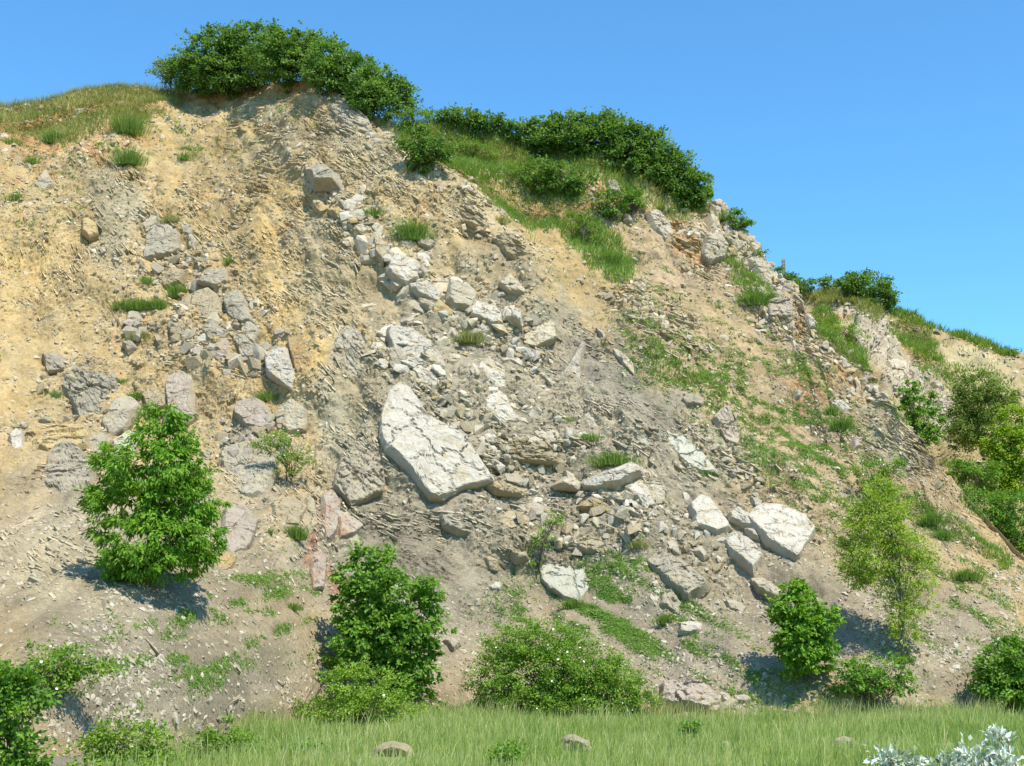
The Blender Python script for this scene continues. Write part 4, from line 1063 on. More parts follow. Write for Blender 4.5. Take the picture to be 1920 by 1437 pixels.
for (cx, cy, rx, ry, rot, cnt, lo, hi, kinds) in CLUSTERS:
    c_, s_ = math.cos(RAD(rot)), math.sin(RAD(rot))
    for k in range(cnt):
        a = random.uniform(0, 2 * math.pi); q = math.sqrt(random.random())
        dx, dy = q * math.cos(a) * rx, q * math.sin(a) * ry
        p, nn = on_face(cx + dx * c_ - dy * s_, cy + dx * s_ + dy * c_)
        sz = 1.3 * (lo + (hi - lo) * random.random() ** 1.5)
        o = link('stone', random.choice(STONES[random.choice(kinds)]), hill)
        o.location = Vector(p) + Vector(nn) * 0.12 * sz
        q_ = Vector(nn).to_track_quat('Z', 'Y')
        o.rotation_euler = q_.to_euler()
        o.rotation_euler.rotate_axis('Z', random.uniform(0, 6.28)); o.rotation_euler.rotate_axis('X', random.uniform(-0.4, 0.4))
        o.scale = (sz * random.uniform(0.9, 1.5), sz, sz * random.uniform(0.7, 1.1))
        n_stone += 1

# small scree, past counting: one mesh
def scree(name, pts, nrm, size, parent=None, colr=None, seed=1):
    r = np.random.default_rng(seed)
    n = len(pts)
    base = np.array([[1, 0, 0], [-1, 0, 0], [0, 1, 0], [0, -1, 0], [0, 0, 1], [0, 0, -0.8]], float)
    fc = np.array([[0, 2, 4], [2, 1, 4], [1, 3, 4], [3, 0, 4], [2, 0, 5], [1, 2, 5], [3, 1, 5], [0, 3, 5]])
    loc = base[None] * r.uniform(0.55, 1.25, (n, 6, 1)) + r.normal(0, 0.22, (n, 6, 3))
    loc *= (size[:, None, None] * 0.5) * np.stack([r.uniform(0.8, 1.4, n), r.uniform(0.7, 1.1, n), r.uniform(0.4, 0.85, n)], axis=1)[:, None, :]
    az = r.uniform(0, 6.283, n)
    t1 = np.cross(nrm, np.tile([0.0, 0.0, 1.0], (n, 1))); t1 /= np.linalg.norm(t1, axis=1, keepdims=True) + 1e-9
    t2 = np.cross(nrm, t1)
    a = t1 * np.cos(az)[:, None] + t2 * np.sin(az)[:, None]; b = np.cross(nrm, a)
    wob = r.normal(0, 0.3, (n, 3)); nn = nrm + wob; nn /= np.linalg.norm(nn, axis=1, keepdims=True)
    W = loc[..., 0:1] * a[:, None] + loc[..., 1:2] * b[:, None] + loc[..., 2:3] * nn[:, None] + pts[:, None] + (nrm * (size * 0.06)[:, None])[:, None]
    Fc = (fc[None] + (np.arange(n) * 6)[:, None, None]).reshape(-1, 3)
    me = build_mesh(name, W.reshape(-1, 3), Fc, M_SCREE, False, {'rnd': np.repeat(r.random(n), 6)}, None, {'soil': np.repeat(colr, 6, axis=0)})
    return tag(link(name, me), kind='stuff')

in_view = (ppx > -260) & (ppx < 2200) & (ppy < 1520)
def pick(weight, n, seed):
    r = np.random.default_rng(seed)
    w = np.where(in_view, weight, 0) * cell_area
    cdf = np.cumsum(w); cdf /= cdf[-1]
    i = np.minimum(np.searchsorted(cdf, r.random(n)), len(w) - 1)
    jx = r.uniform(-0.5, 0.5, n)[:, None] * du.reshape(-1, 3)[i] + r.uniform(-0.5, 0.5, n)[:, None] * dv.reshape(-1, 3)[i]
    return i, P[i] + jx
tx, tz = P[:, 0], P[:, 2]
talus = 1 - sstep(3.0, 7.5, tz - 3 * sstep(6, 14, tx))
wS = 0.62 + 1.6 * talus * sstep(-0.5, 0.5, fbm(tx * 0.3, tz * 0.5, 3, 301)) + 0.5 * rub
wS += 1.8 * blob(gpx, gpy, 1780, 1230, 260, 120, 20) + 1.5 * blob(gpx, gpy, 1380, 1280, 190, 70) + 1.3 * blob(gpx, gpy, 320, 1340, 230, 70) + 1.2 * blob(gpx, gpy, 1330, 1180, 160, 60)
wS *= (1 - 0.75 * sstep(0.4, 0.8, strata)) * (0.25 + 0.9 * sstep(-0.35, 0.35, fbm(tx * 0.5 + 0.3 * tz, tz * 0.3, 4, 333)))
wS *= (1 - 0.85 * blob(gpx, gpy, 560, 1180, 120, 110)) * (1 - 0.6 * blob(gpx, gpy, 860, 1290, 50, 90))
ix_, pt = pick(wS, 48000, 5)
sz = 0.045 + 0.17 * rng.random(len(ix_)) ** 3.0
sz *= 1.0 + 0.5 * sstep(10, 25, pt[:, 2])
scree('scree', pt, Nf[ix_], sz, None, soil[ix_], 3)

gr_ = np.random.default_rng(77)
gp = np.stack([gr_.uniform(-16, -6.6, 3200), gr_.uniform(18, 38, 3200), np.zeros(3200)], axis=1)
gp = gp[gp[:, 1] < F_main(gp[:, 0], gp[:, 2]) + 0.4]; gp[:, 2] = meadow_z(gp[:, 0], gp[:, 1])
scree('ground_gravel', gp, np.tile([0.0, 0.0, 1.0], (len(gp), 1)), 0.04 + 0.13 * gr_.random(len(gp)) ** 3, None, np.tile(C_SCREE, (len(gp), 1)), 12)

# broken rock between the named blocks, past counting: angular lumps half sunk in the soil
def rubble(name, weight, n, lo, hi, seed, cols):
    r = np.random.default_rng(seed)
    i, pt = pick(weight, n, seed)
    bases = []
    for k in range(6):
        me_ = stone_mesh(900 + k, 'tan', 0.8)
        v = np.array([q.co[:] for q in me_.vertices]); f = np.array([list(q.vertices) for q in me_.polygons])
        bases.append((v, f)); bpy.data.meshes.remove(me_)
    Vs, Fs, Cs_, Rs, off = [], [], [], [], 0
    size = lo + (hi - lo) * r.random(n) ** 2.2
    for k in range(n):
        v, f = bases[r.integers(6)]
        nn = Nf[i[k]]
        t1 = np.cross(nn, [0, 0, 1.0]); t1 /= np.linalg.norm(t1) + 1e-9; t2 = np.cross(nn, t1)
        an = r.uniform(0, 6.283)
        a = t1 * math.cos(an) + t2 * math.sin(an); b = np.cross(nn, a)
        sc = size[k] * np.array([r.uniform(0.9, 1.6), r.uniform(0.8, 1.1), r.uniform(0.7, 1.1)])
        Vs.append(pt[k] + (v[:, :1] * sc[0]) * a + (v[:, 1:2] * sc[1]) * b + (v[:, 2:] * sc[2]) * nn - nn * size[k] * (0.10 if size[k] > 0.4 else -0.03))
        Fs.append(f + off); off += len(v)
        c = cols[r.integers(len(cols))] * r.uniform(0.8, 1.12)
        Cs_.append(np.tile(c, (len(v), 1))); Rs.append(np.full(len(v), r.random()))
    me_ = build_mesh(name, np.concatenate(Vs), np.concatenate(Fs), M_RUBBLE, False, {'rnd': np.concatenate(Rs)}, None, {'soil': np.concatenate(Cs_)})
    return tag(link(name, me_), kind='stuff')

def band_(px, py, pts, w):
    d, s_, o_ = seg_dist(px, py, pts)
    return np.exp(-(d / w) ** 2)

m_, nt_, out_n = nodes_of('rubble_stone')
tc_ = N(nt_, 'ShaderNodeTexCoord').outputs['Object']
c_ = N(nt_, 'ShaderNodeAttribute', attribute_name='soil').outputs['Color']
c_ = mixc(nt_, 1.0, c_, ramp(nt_, noise_tex(nt_, tc_, 5.0, 6, 0.7), [(0.28, (0.68, 0.66, 0.63)), (0.5, g(1.0)), (0.72, g(1.18))]), 'MULTIPLY')
c_ = mixc(nt_, 1.0, c_, ramp(nt_, noise_tex(nt_, tc_, 26.0, 3, 0.6), [(0.3, g(0.8)), (0.7, g(1.14))]), 'MULTIPLY')
bs_ = N(nt_, 'ShaderNodeBsdfPrincipled'); bs_.inputs['Roughness'].default_value = 0.92; bs_.inputs['Specular IOR Level'].default_value = 0.15
nt_.links.new(c_, bs_.inputs['Base Color'])
bp_ = N(nt_, 'ShaderNodeBump'); bp_.inputs['Strength'].default_value = 0.6; bp_.inputs['Distance'].default_value = 0.05
nt_.links.new(noise_tex(nt_, tc_, 12.0, 5, 0.65), bp_.inputs['Height']); nt_.links.new(bp_.outputs[0], bs_.inputs['Normal'])
nt_.links.new(bs_.outputs[0], out_n.inputs['Surface'])
M_RUBBLE = m_
K_ = [np.array(v) for v in ((0.47, 0.40, 0.295), (0.43, 0.345, 0.225), (0.37, 0.295, 0.19), (0.41, 0.305, 0.16), (0.35, 0.285, 0.20), (0.45, 0.375, 0.275))]
wr = 0.0
for cx, cy, rx, ry, rot, k in ((385, 640, 130, 60, 12, 1.0), (330, 510, 80, 45, 0, 0.6), (980, 860, 140, 60, 10, 1.0), (1080, 985, 150, 55, 5, 1.0), (870, 570, 120, 40, 32, 0.9), (930, 650, 130, 45, 35, 0.8),
                               (820, 770, 90, 40, 25, 0.9), (740, 690, 30, 80, 0, 0.9), (1190, 960, 60, 50, 40, 0.8), (1310, 1020, 120, 45, 30, 0.7), (1430, 915, 120, 30, 40, 0.8), (1350, 790, 60, 50, 50, 0.7),
                               (480, 850, 100, 60, 0, 0.7), (130, 790, 110, 90, 0, 0.5), (660, 410, 60, 30, 40, 0.9), (1240, 600, 90, 36, 36, 0.9), (1340, 440, 60, 50, 40, 0.9), (1455, 555, 45, 50, 40, 0.9),
                               (1570, 690, 90, 20, 40, 0.5), (720, 450, 60, 30, 45, 0.5), (1330, 1320, 120, 26, 5, 0.7), (610, 1000, 40, 80, 0, 0.5), (780, 330, 110, 30, 45, 0.4), (900, 400, 70, 26, 45, 0.5)):
    wr = wr + k * blob(gpx, gpy, cx, cy, rx, ry, rot)
wr = wr * (0.25 + 0.75 * sstep(-0.3, 0.3, fbm(tx * 0.9, tz * 1.0, 3, 777)))
rubble('rubble', np.clip(wr, 0, 1.3) + 0.010, 3000, 0.16, 0.62, 31, K_)

wc = (band_(gpx, gpy, [(690, 440), (760, 520), (860, 580), (980, 620)], 30) + band_(gpx, gpy, [(740, 640), (860, 720), (960, 800), (1060, 840)], 46)
      + band_(gpx, gpy, [(930, 900), (1060, 980), (1190, 960)], 52) + band_(gpx, gpy, [(1290, 990), (1420, 1010)], 36) * 0.5 + 0.6 * blob(gpx, gpy, 400, 640, 110, 50, 15))
rubble('broken_blocks', np.clip(wc, 0, 1.2), 270, 0.34, 1.05, 33, [np.array(v) for v in ((0.49, 0.43, 0.34), (0.46, 0.39, 0.28), (0.44, 0.36, 0.24), (0.41, 0.345, 0.25))])

# thin plates of the tilted beds sticking out of the face
def plates(name, weight, n, seed):
    r = np.random.default_rng(seed)
    i, pt = pick(weight, n, seed)
    nn = Nf[i] * 0.35 + NORMAL * 0.65; nn /= np.linalg.norm(nn, axis=1, keepdims=True)
    ex = np.tile([1.0, 0, 0], (n, 1)); ex -= nn * np.sum(ex * nn, axis=1, keepdims=True); ex /= np.linalg.norm(ex, axis=1, keepdims=True)
    es = np.cross(nn, ex); es *= np.sign(es[:, 2:3])
    dp = bdip[i] + r.normal(0, 0.10, n) + 0.25 * fbm(pt[:, 0] * 0.5, pt[:, 2] * 0.5, 2, 88)
    al = ex * np.cos(dp)[:, None] - es * np.sin(dp)[:, None]
    wv = ex * np.sin(dp)[:, None] + es * np.cos(dp)[:, None]
    L = 0.08 + 0.42 * r.random(n) ** 2.2 + 0.6 * (r.random(n) < 0.10); T = 0.025 + 0.06 * r.random(n) ** 2; D = 0.02 + 0.07 * r.random(n)
    corner = np.array([[-1, -1, -1], [1, -1, -1], [1, 1, -1], [-1, 1, -1], [-1, -1, 1], [1, -1, 1], [1, 1, 1], [-1, 1, 1]], float)
    q = corner[None] * r.uniform(0.55, 1.15, (n, 8, 3)) * 0.5
    q[:, :, 2] = np.where(corner[None, :, 2] > 0, D[:, None] * r.uniform(0.4, 1.0, (n, 8)), -0.15)
    V = pt[:, None] + q[..., 0:1] * L[:, None, None] * al[:, None] + q[..., 1:2] * T[:, None, None] * wv[:, None] + q[..., 2:3] * nn[:, None]
    fc = np.array([[4, 5, 6, 7], [0, 1, 5, 4], [1, 2, 6, 5], [2, 3, 7, 6], [3, 0, 4, 7]])
    F = (fc[None] + (np.arange(n) * 8)[:, None, None]).reshape(-1, 4)
    c = soil[i] * r.uniform(0.85, 1.3, (n, 1)) * 0.72 + np.array([0.48, 0.42, 0.30]) * 0.34 * r.uniform(0.6, 1.2, (n, 1))
    return tag(link(name, build_mesh(name, V.reshape(-1, 3), F, M_RUBBLE, False, None, None, {'soil': np.repeat(c, 8, axis=0)})), kind='stuff')
pm = sstep(0.35, 0.9, strata) * (0.10 + 0.9 * sstep(-0.25, 0.3, fbm(tx * 0.55, tz * 0.7, 3, 91)))
pm = pm * (1 - 0.8 * talus)
plates('bedding_plates', pm + 0.004, 9500, 41)

# scree of the far face
rB = np.random.default_rng(9)
iB = rB.choice(len(PB), 4500, p=(lambda w: w / w.sum())((bpx > 1380) * (bpx < 2150) * (0.4 + 2.0 * rockB)))
scree('far_scree', PB[iB] + rB.uniform(-0.06, 0.06, (4500, 3)), np.tile([0.0, -0.65, 0.76], (4500, 1)), 0.09 + 0.35 * rB.random(4500) ** 3, None, colB[iB], 11)

# ------------------------------------------------------------------ plants
def leaf_mesh(name, C, L, W, axis, nrm, rnd, mat, fold=0.18):
    """every leaf: two folded halves"""
    n = len(C)
    axis = axis / (np.linalg.norm(axis, axis=1, keepdims=True) + 1e-9)
    side = np.cross(nrm, axis); side /= np.linalg.norm(side, axis=1, keepdims=True) + 1e-9
    nn = np.cross(axis, side)
    a = C - axis * (L * 0.5)[:, None]; d = C + axis * (L * 0.5)[:, None] - nn * (L * 0.12)[:, None]
    up = nn * (W * fold)[:, None]
    mid = C - axis * (L * 0.06)[:, None]
    b = mid + side * (W * 0.5)[:, None] + up; c = mid - side * (W * 0.5)[:, None] + up
    V = np.stack([a, b, d, c], axis=1).reshape(-1, 3)
    k = (np.arange(n) * 4)[:, None]
    F = np.concatenate([k + np.array([[0, 2, 1]]), k + np.array([[0, 3, 2]])], axis=0)
    return build_mesh(name, V, F, mat, False, {'rnd': np.repeat(rnd, 4)})

def tubes(name, paths, mat, sides=4):
    """paths: list of (points (k,3), radii (k,))"""
    Vs, Fs, off = [], [], 0
    for pts, rad in paths:
        pts = np.asarray(pts, float); k = len(pts)
        tg = np.gradient(pts, axis=0); tg /= np.linalg.norm(tg, axis=1, keepdims=True) + 1e-9
        ref = np.array([0.3, 0.9, 0.2])
        a = np.cross(tg, ref); a /= np.linalg.norm(a, axis=1, keepdims=True) + 1e-9
        b = np.cross(tg, a)
        an = np.arange(sides) * 2 * math.pi / sides
        ring = pts[:, None] + (np.cos(an)[None, :, None] * a[:, None] + np.sin(an)[None, :, None] * b[:, None]) * np.asarray(rad)[:, None, None]
        Vs.append(ring.reshape(-1, 3))
        i = np.arange(k - 1)[:, None] * sides + np.arange(sides)[None]
        j = np.arange(k - 1)[:, None] * sides + (np.arange(sides)[None] + 1) % sides
        Fs.append(np.stack([i, j, j + sides, i + sides], axis=-1).reshape(-1, 4) + off)
        off += k * sides
    return build_mesh(name, np.concatenate(Vs), np.concatenate(Fs), mat, True)

SPECIES = {   # leaf length, width, droop, clump radius, leaves per clump, leaf material, bark
    'walnut': (0.17, 0.068, 0.75, 0.20, 33, 'walnut', 'M_BARK'),
    'hazel':  (0.15, 0.12, 0.25, 0.20, 22, 'hazel', 'M_BARK'),
    'rose':   (0.085, 0.055, 0.1, 0.20, 34, 'rose', 'M_BARK'),
    'lime':   (0.085, 0.055, 0.1, 0.20, 34, 'lime', 'M_BARK'),
    'willow': (0.14, 0.050, 0.1, 0.22, 20, 'willow', 'M_BARKG'),
    'maple':  (0.15, 0.115, 0.45, 0.17, 20, 'walnut', 'M_BARK'),
    'crest':  (0.18, 0.125, 0.0, 0.28, 26, 'crest', 'M_BARK'),
    'olive':  (0.13, 0.085, 0.1, 0.26, 26, 'olive', 'M_BARK'),
    'yellowg': (0.15, 0.10, 0.2, 0.26, 26, 'yellowg', 'M_BARK'),
    'dark':   (0.11, 0.08, 0.1, 0.22, 34, 'hazel', 'M_BARK'),
    'silver': (0.085, 0.044, -0.5, 0.10, 12, 'silver', 'M_BARKG'),
}
def plant(name, label, cat, base_px, species, lobes, dens=1.0, where='face', group=None, flowers=0, depth_k=0.75, Y=None, stems=1, forward=0.5, trunk_r=None, leaf_k=1.0, up_k=0.0):
    ll, lw, droop, cr, per, lm, bark = SPECIES[species]
    ll, lw = ll * leaf_k, lw * leaf_k
    seed = int(base_px[0] * 3 + base_px[1])
    r = np.random.default_rng(seed)
    if where == 'face': base = on_face(*base_px)[0]
    elif where == 'back': base = at(base_px[0], base_px[1], F_back, 50, 140)[0]
    elif where == 'depth': base = at_depth(base_px[0], base_px[1], Y)
    elif where == 'rim':
        xr = at(base_px[0], base_px[1])[0]
        base = np.array([xr[0], xr[1], xr[2]])
    else:
        base = at_ground(base_px[0], base_px[1])[0] if Y is None else np.array([(base_px[0] - 960) / FPX * Y, Y, 0.0])
    base = np.array(base) - np.array([0, 0, 0.08])
    mpp = (base[1] * CP + (base[2] - CAM_H) * SP) / FPX
    root = bpy.data.objects.new(name, None); COL.objects.link(root); root.location = base
    root.empty_display_size = 0.3
    tag(root, label, cat, group)
    clumps = []; outs = []; sprigs = []
    Cs = []
    for (cx, cy, rx, ry) in lobes:
        R_ = np.array([rx * mpp, max(rx, ry) * mpp * depth_k, ry * mpp]) * (1.25 if species == 'crest' else 1.08)
        c = at_depth(cx, cy, base[1] - forward * min(R_[1], 1.6))
        Cs.append(c)
        area = 4 * math.pi * ((R_[0] * R_[1]) ** 1.6 / 3 + (R_[0] * R_[2]) ** 1.6 / 3 + (R_[1] * R_[2]) ** 1.6 / 3) ** (1 / 1.6)
        n = max(6, int(area * dens * 4.6))
        dv_ = r.normal(0, 1, (n, 3)); dv_ /= np.linalg.norm(dv_, axis=1, keepdims=True)
        rad = 0.45 + 0.62 * r.random(n) ** 0.6
        sprig = r.random(n) < 0.13
        rad = np.where(sprig, rad * r.uniform(1.08, 1.38, n), rad); sprigs.append(sprig)
        clumps.append(c + dv_ * R_ * rad[:, None]); outs.append(dv_)
    K = np.concatenate(clumps); O = np.concatenate(outs)
    n = len(K)
    SPR = np.concatenate(sprigs)
    crad = cr * r.uniform(0.7, 1.4, n) * np.where(SPR, 0.62, 1.0)
    kk = r.poisson(1.35 * per * r.uniform(0.6, 1.3, n) * np.where(SPR, 0.5, 1.0))
    rep = np.repeat(np.arange(n), kk)
    m = len(rep)
    g3 = r.normal(0, 0.55, (m, 3)); g3[:, 2] *= 0.65
    C = K[rep] + g3 * crad[rep][:, None]
    up = np.array([0, 0, 1.0])
    nr = 0.62 * up + 0.5 * O[rep] + np.array([0.05, -0.18, 0]) + r.normal(0, 0.40, (m, 3))
    ax = O[rep] * 0.8 + g3 * 0.8 + r.normal(0, 0.45, (m, 3)) - np.array([0, 0, droop]) 
    L = ll * r.uniform(0.7, 1.25, m); W = lw * r.uniform(0.75, 1.2, m)
    tone = np.clip(0.5 + 0.22 * r.normal(0, 1, n)[rep] + 0.22 * r.normal(0, 1, m), 0, 1)
    me = leaf_mesh('crown', C - base, L, W, ax, nr, tone, LEAF[lm])
    link('crown', me, root)
    # stems and branches
    paths = []
    Cm = np.mean(Cs, axis=0); topc = Cs[int(np.argmin([l[1] for l in lobes]))]
    hgt = max(0.3, topc[2] - base[2])
    tr = trunk_r or 0.022 * hgt + 0.01
    for s in range(stems):
        off = np.array([r.normal(0, 0.12), r.normal(0, 0.1), 0]) * (stems > 1) * 2
        tgt = topc if stems == 1 else Cs[r.integers(len(Cs))]
        t = np.linspace(0, 1, 7)[:, None]
        bow = np.array([r.normal(0, 0.05), r.normal(0, 0.05), 0]) * hgt
        pts = base + off + (tgt - base - off) * t + bow * np.sin(t * math.pi) 
        paths.append((pts - base, tr * (1 - 0.8 * t[:, 0]) / math.sqrt(stems)))
        nb = min(len(K), 36 if stems == 1 else 14)
        for i in r.choice(len(K), nb, replace=False):
            q = K[i]
            f = np.clip((q[2] - base[2]) / hgt * r.uniform(0.3, 0.75), 0.12, 0.9)
            s0 = base + off + (tgt - base - off) * f + bow * math.sin(f * math.pi)
            tt = np.linspace(0, 1, 4)[:, None]
            bp = s0 + (q - s0) * tt + np.array([0, 0, 0.10 * np.linalg.norm(q - s0)]) * np.sin(tt * math.pi)
            paths.append((bp - base, np.array([0.26, 0.18, 0.11, 0.04]) * tr * (1 - 0.6 * f) + 0.003))
    link('trunk' if cat == 'tree' else 'stems', tubes('trunk', paths, globals()[bark]), root)
    if flowers:
        fl = r.choice(m, min(flowers, m), replace=False)
        out_ = O[rep][fl] * np.array([1, 1, 1]) + np.array([0, -0.5, 0.5])
        out_ /= np.linalg.norm(out_, axis=1, keepdims=True)
        fc = K[rep][fl] + O[rep][fl] * (crad[rep][fl] * 0.9)[:, None] + out_ * 0.06
        vs, fs = [], []
        for q, nn in zip(fc, out_):
            a = np.cross(nn, [0.2, 0.1, 1]); a /= np.linalg.norm(a); b = np.cross(nn, a)
            sz_ = r.uniform(0.020, 0.040); o0 = len(vs)
            vs.append(q - nn * 0.012)
            for t5 in range(10):
                an = t5 * math.pi / 5; rr_ = sz_ * (1.0 if t5 % 2 == 0 else 0.7)
                vs.append(q + (a * math.cos(an) + b * math.sin(an)) * rr_)
            for t5 in range(10): fs.append((o0, o0 + 1 + t5, o0 + 1 + (t5 + 1) % 10))
        link('blossoms', build_mesh('blossoms', np.array(vs) - base, np.array(fs), M_PETAL, False), root)
    return root

PL = plant
# trees and bushes on the face and at its foot
PL('walnut_tree', 'bright green walnut tree with drooping leaves, growing alone from the left part of the face', 'tree', (290, 1092), 'walnut',
   [(305, 790, 40, 30), (310, 825, 58, 34), (290, 880, 95, 45), (340, 890, 50, 40), (265, 945, 90, 45), (340, 950, 70, 48), (290, 1010, 105, 48), (370, 1015, 48, 36), (240, 1060, 50, 30), (300, 1055, 90, 30), (200, 870, 28, 34), (185, 935, 32, 22)], dens=1.15, forward=0.9)
PL('flowering_bush', 'small bush with white blossoms on the face, below the pinkish faceted boulder', 'bush', (540, 908), 'rose',
   [(540, 840, 32, 22), (520, 825, 28, 14), (545, 870, 24, 20), (490, 838, 16, 10), (560, 860, 18, 16)], dens=1.0, flowers=26, stems=3)
PL('broad_leaved_tree', 'tall broad-leaved green tree standing at the foot of the face left of centre', 'tree', (735, 1345), 'hazel',
   [(700, 1045, 42, 26), (690, 1080, 60, 30), (735, 1110, 80, 38), (680, 1140, 55, 36), (770, 1150, 55, 36), (720, 1190, 95, 42), (700, 1235, 75, 40), (770, 1250, 58, 48), (770, 1310, 58, 36), (700, 1165, 60, 34), (745, 1220, 70, 36)], dens=1.25, forward=0.5)
PL('yellow_green_bush', 'yellow-green bush with a few white blossoms in front of the tall broad-leaved tree', 'bush', (690, 1388), 'lime',
   [(690, 1290, 75, 40), (640, 1330, 55, 30), (700, 1340, 90, 40), (745, 1350, 55, 30), (670, 1265, 45, 22)], dens=1.1, flowers=14, stems=5, where='ground', Y=36.3)
PL('low_bush', 'low dark green bush spreading left of the yellow-green bush at the meadow edge', 'bush', (580, 1368), 'rose',
   [(575, 1335, 38, 24), (550, 1330, 22, 14), (610, 1345, 30, 18), (640, 1290, 25, 18), (615, 1265, 22, 16)], dens=1.0, stems=4)
PL('rose_bush', 'wide wild rose bush dotted with white blossoms at the meadow edge, right of centre', 'bush', (1050, 1372), 'rose',
   [(960, 1210, 58, 34), (1020, 1205, 62, 38), (925, 1265, 52, 46), (1010, 1265, 95, 60), (1090, 1250, 80, 46), (1120, 1300, 90, 44), (1030, 1325, 95, 34), (930, 1325, 52, 28), (1195, 1315, 42, 26), (1160, 1270, 46, 34)], dens=1.75, flowers=85, stems=9)
PL('leafy_young_tree', 'small dense cone-shaped green tree on the gravel at the right', 'tree', (1512, 1275), 'maple',
   [(1493, 1110, 26, 22), (1490, 1140, 42, 24), (1510, 1165, 55, 30), (1512, 1205, 54, 32), (1512, 1240, 46, 28), (1505, 1185, 50, 26)], dens=1.8, forward=0.6)
PL('slender_tree', 'tall airy yellow-green tree with a visible thin trunk at the right', 'tree', (1692, 1232), 'willow',
   [(1650, 920, 32, 26), (1640, 955, 46, 30), (1655, 995, 62, 34), (1600, 1005, 34, 28), (1690, 1020, 40, 34), (1640, 1045, 62, 30), (1720, 1080, 34, 26), (1650, 1090, 48, 24), (1715, 1130, 36, 28), (1680, 1150, 30, 24), (1610, 1080, 28, 20), (1700, 1190, 30, 18), (1600, 1045, 26, 22), (1670, 960, 40, 30), (1730, 1030, 26, 24), (1625, 960, 26, 20)], dens=1.7, forward=0.6, trunk_r=0.075)
PL('low_bush', 'open low bush with bare stems below, in front of the tall airy tree', 'bush', (1640, 1322), 'hazel',
   [(1598, 1262, 40, 26), (1665, 1258, 46, 30), (1625, 1275, 50, 24), (1690, 1285, 30, 20), (1590, 1290, 30, 12)], dens=1.2, stems=9, leaf_k=0.7)
PL('dark_green_bush', 'dense rounded dark green bush at the right edge of the photo on the gravel', 'bush', (1905, 1335), 'dark',
   [(1890, 1245, 50, 40), (1930, 1245, 60, 50), (1870, 1275, 46, 34), (1900, 1295, 60, 34), (1960, 1290, 60, 44), (1850, 1262, 26, 18)], dens=1.5, stems=6)
PL('flowering_bush', 'green bush with white blossoms behind the top of the tall airy tree', 'bush', (1668, 945), 'rose',
   [(1632, 885, 28, 20), (1665, 875, 32, 18), (1690, 920, 30, 18), (1650, 905, 30, 18)], dens=1.1, flowers=30, stems=4)
PL('sapling', 'thin upright sapling growing from the broken ledges above the rose bush', 'bush', (998, 1065), 'rose',
   [(1015, 1015, 18, 18), (1022, 985, 12, 14), (1000, 1045, 14, 14), (1044, 970, 8, 10)], dens=0.9, stems=2)
PL('creeping_shrub', 'dark green shrub in the bottom left corner reaching the left edge', 'bush', (25, 1462), 'dark',
   [(10, 1275, 56, 30), (45, 1300, 48, 36), (25, 1345, 60, 44), (5, 1400, 50, 46), (-40, 1340, 60, 70), (50, 1410, 34, 40), (10, 1450, 60, 30)], dens=1.5, stems=5, where='ground')
PL('arching_shrub', 'light green arching shrub right of the bottom left corner, casting shade on gravel', 'bush', (115, 1318), 'rose',
   [(85, 1228, 32, 20), (135, 1240, 42, 26), (100, 1258, 54, 28), (150, 1275, 36, 22), (90, 1290, 36, 22), (190, 1248, 24, 9)], dens=1.4, stems=5, flowers=10)
PL('bright_green_bush', 'rounded bright green bush on the lower left gravel, cut by the bottom edge', 'bush', (225, 1447), 'lime',
   [(220, 1362, 46, 28), (230, 1395, 72, 38), (170, 1420, 44, 28), (280, 1420, 42, 26), (230, 1435, 80, 30)], dens=1.6, stems=6, where='ground')
PL('weedy_bush', 'straggly low plants between the bright green bush and the meadow grass', 'bush', (420, 1425), 'rose',
   [(385, 1390, 24, 20), (432, 1370, 10, 22), (440, 1400, 36, 16), (360, 1415, 24, 16), (470, 1395, 20, 10), (350, 1425, 30, 14), (455, 1415, 26, 12)], dens=1.2, stems=6, where='ground')
# behind the right edge
PL('green_tree', 'dark green tree standing close behind the right edge of the face, left of the pair', 'tree', (1728, 850), 'hazel',
   [(1702, 735, 22, 18), (1720, 755, 32, 24), (1700, 780, 26, 24), (1735, 795, 32, 28), (1715, 815, 30, 24), (1742, 825, 22, 18)], dens=0.85, where='depth', Y=60, forward=0.2)
PL('green_tree', 'olive green tree right of the dark green one behind the right edge of the face', 'tree', (1845, 860), 'olive',
   [(1835, 725, 40, 26), (1850, 760, 56, 34), (1812, 770, 34, 34), (1840, 805, 56, 30), (1815, 825, 34, 22), (1880, 745, 30, 24)], dens=1.15, where='depth', Y=64, forward=0.2)
PL('yellow_green_tree', 'bright yellow-green tree at the right edge of the photo, halfway up', 'tree', (1900, 960), 'yellowg',
   [(1905, 790, 36, 26), (1890, 830, 42, 30), (1925, 850, 50, 40), (1880, 870, 36, 26), (1905, 910, 46, 26), (1860, 840, 20, 16), (1870, 905, 36, 26)], dens=1.3, where='depth', Y=59, forward=0.2)
PL('dark_green_shrub', 'large dark green shrub below the bright yellow-green tree at the right edge', 'bush', (1880, 1040), 'dark',
   [(1825, 930, 30, 18), (1860, 950, 46, 28), (1900, 960, 52, 36), (1880, 985, 40, 24), (1925, 1000, 46, 34), (1910, 1020, 30, 18)], dens=1.1, where='depth', Y=54, stems=5, forward=0.2)
PL('dark_green_shrub', 'dark green shrub in the gap under the olive green tree behind the right edge', 'bush', (1800, 930), 'dark', [(1795, 885, 34, 18), (1830, 895, 36, 22), (1850, 880, 26, 18)], dens=1.1, where='depth', Y=58, stems=4, forward=0.2)
PL('round_bush', 'round dark bush alone on the far right skyline', 'bush', (1640, 580), 'crest',
   [(1622, 538, 34, 22), (1645, 555, 30, 24), (1598, 530, 22, 14), (1655, 565, 18, 14)], dens=1.0, where='back', stems=4)
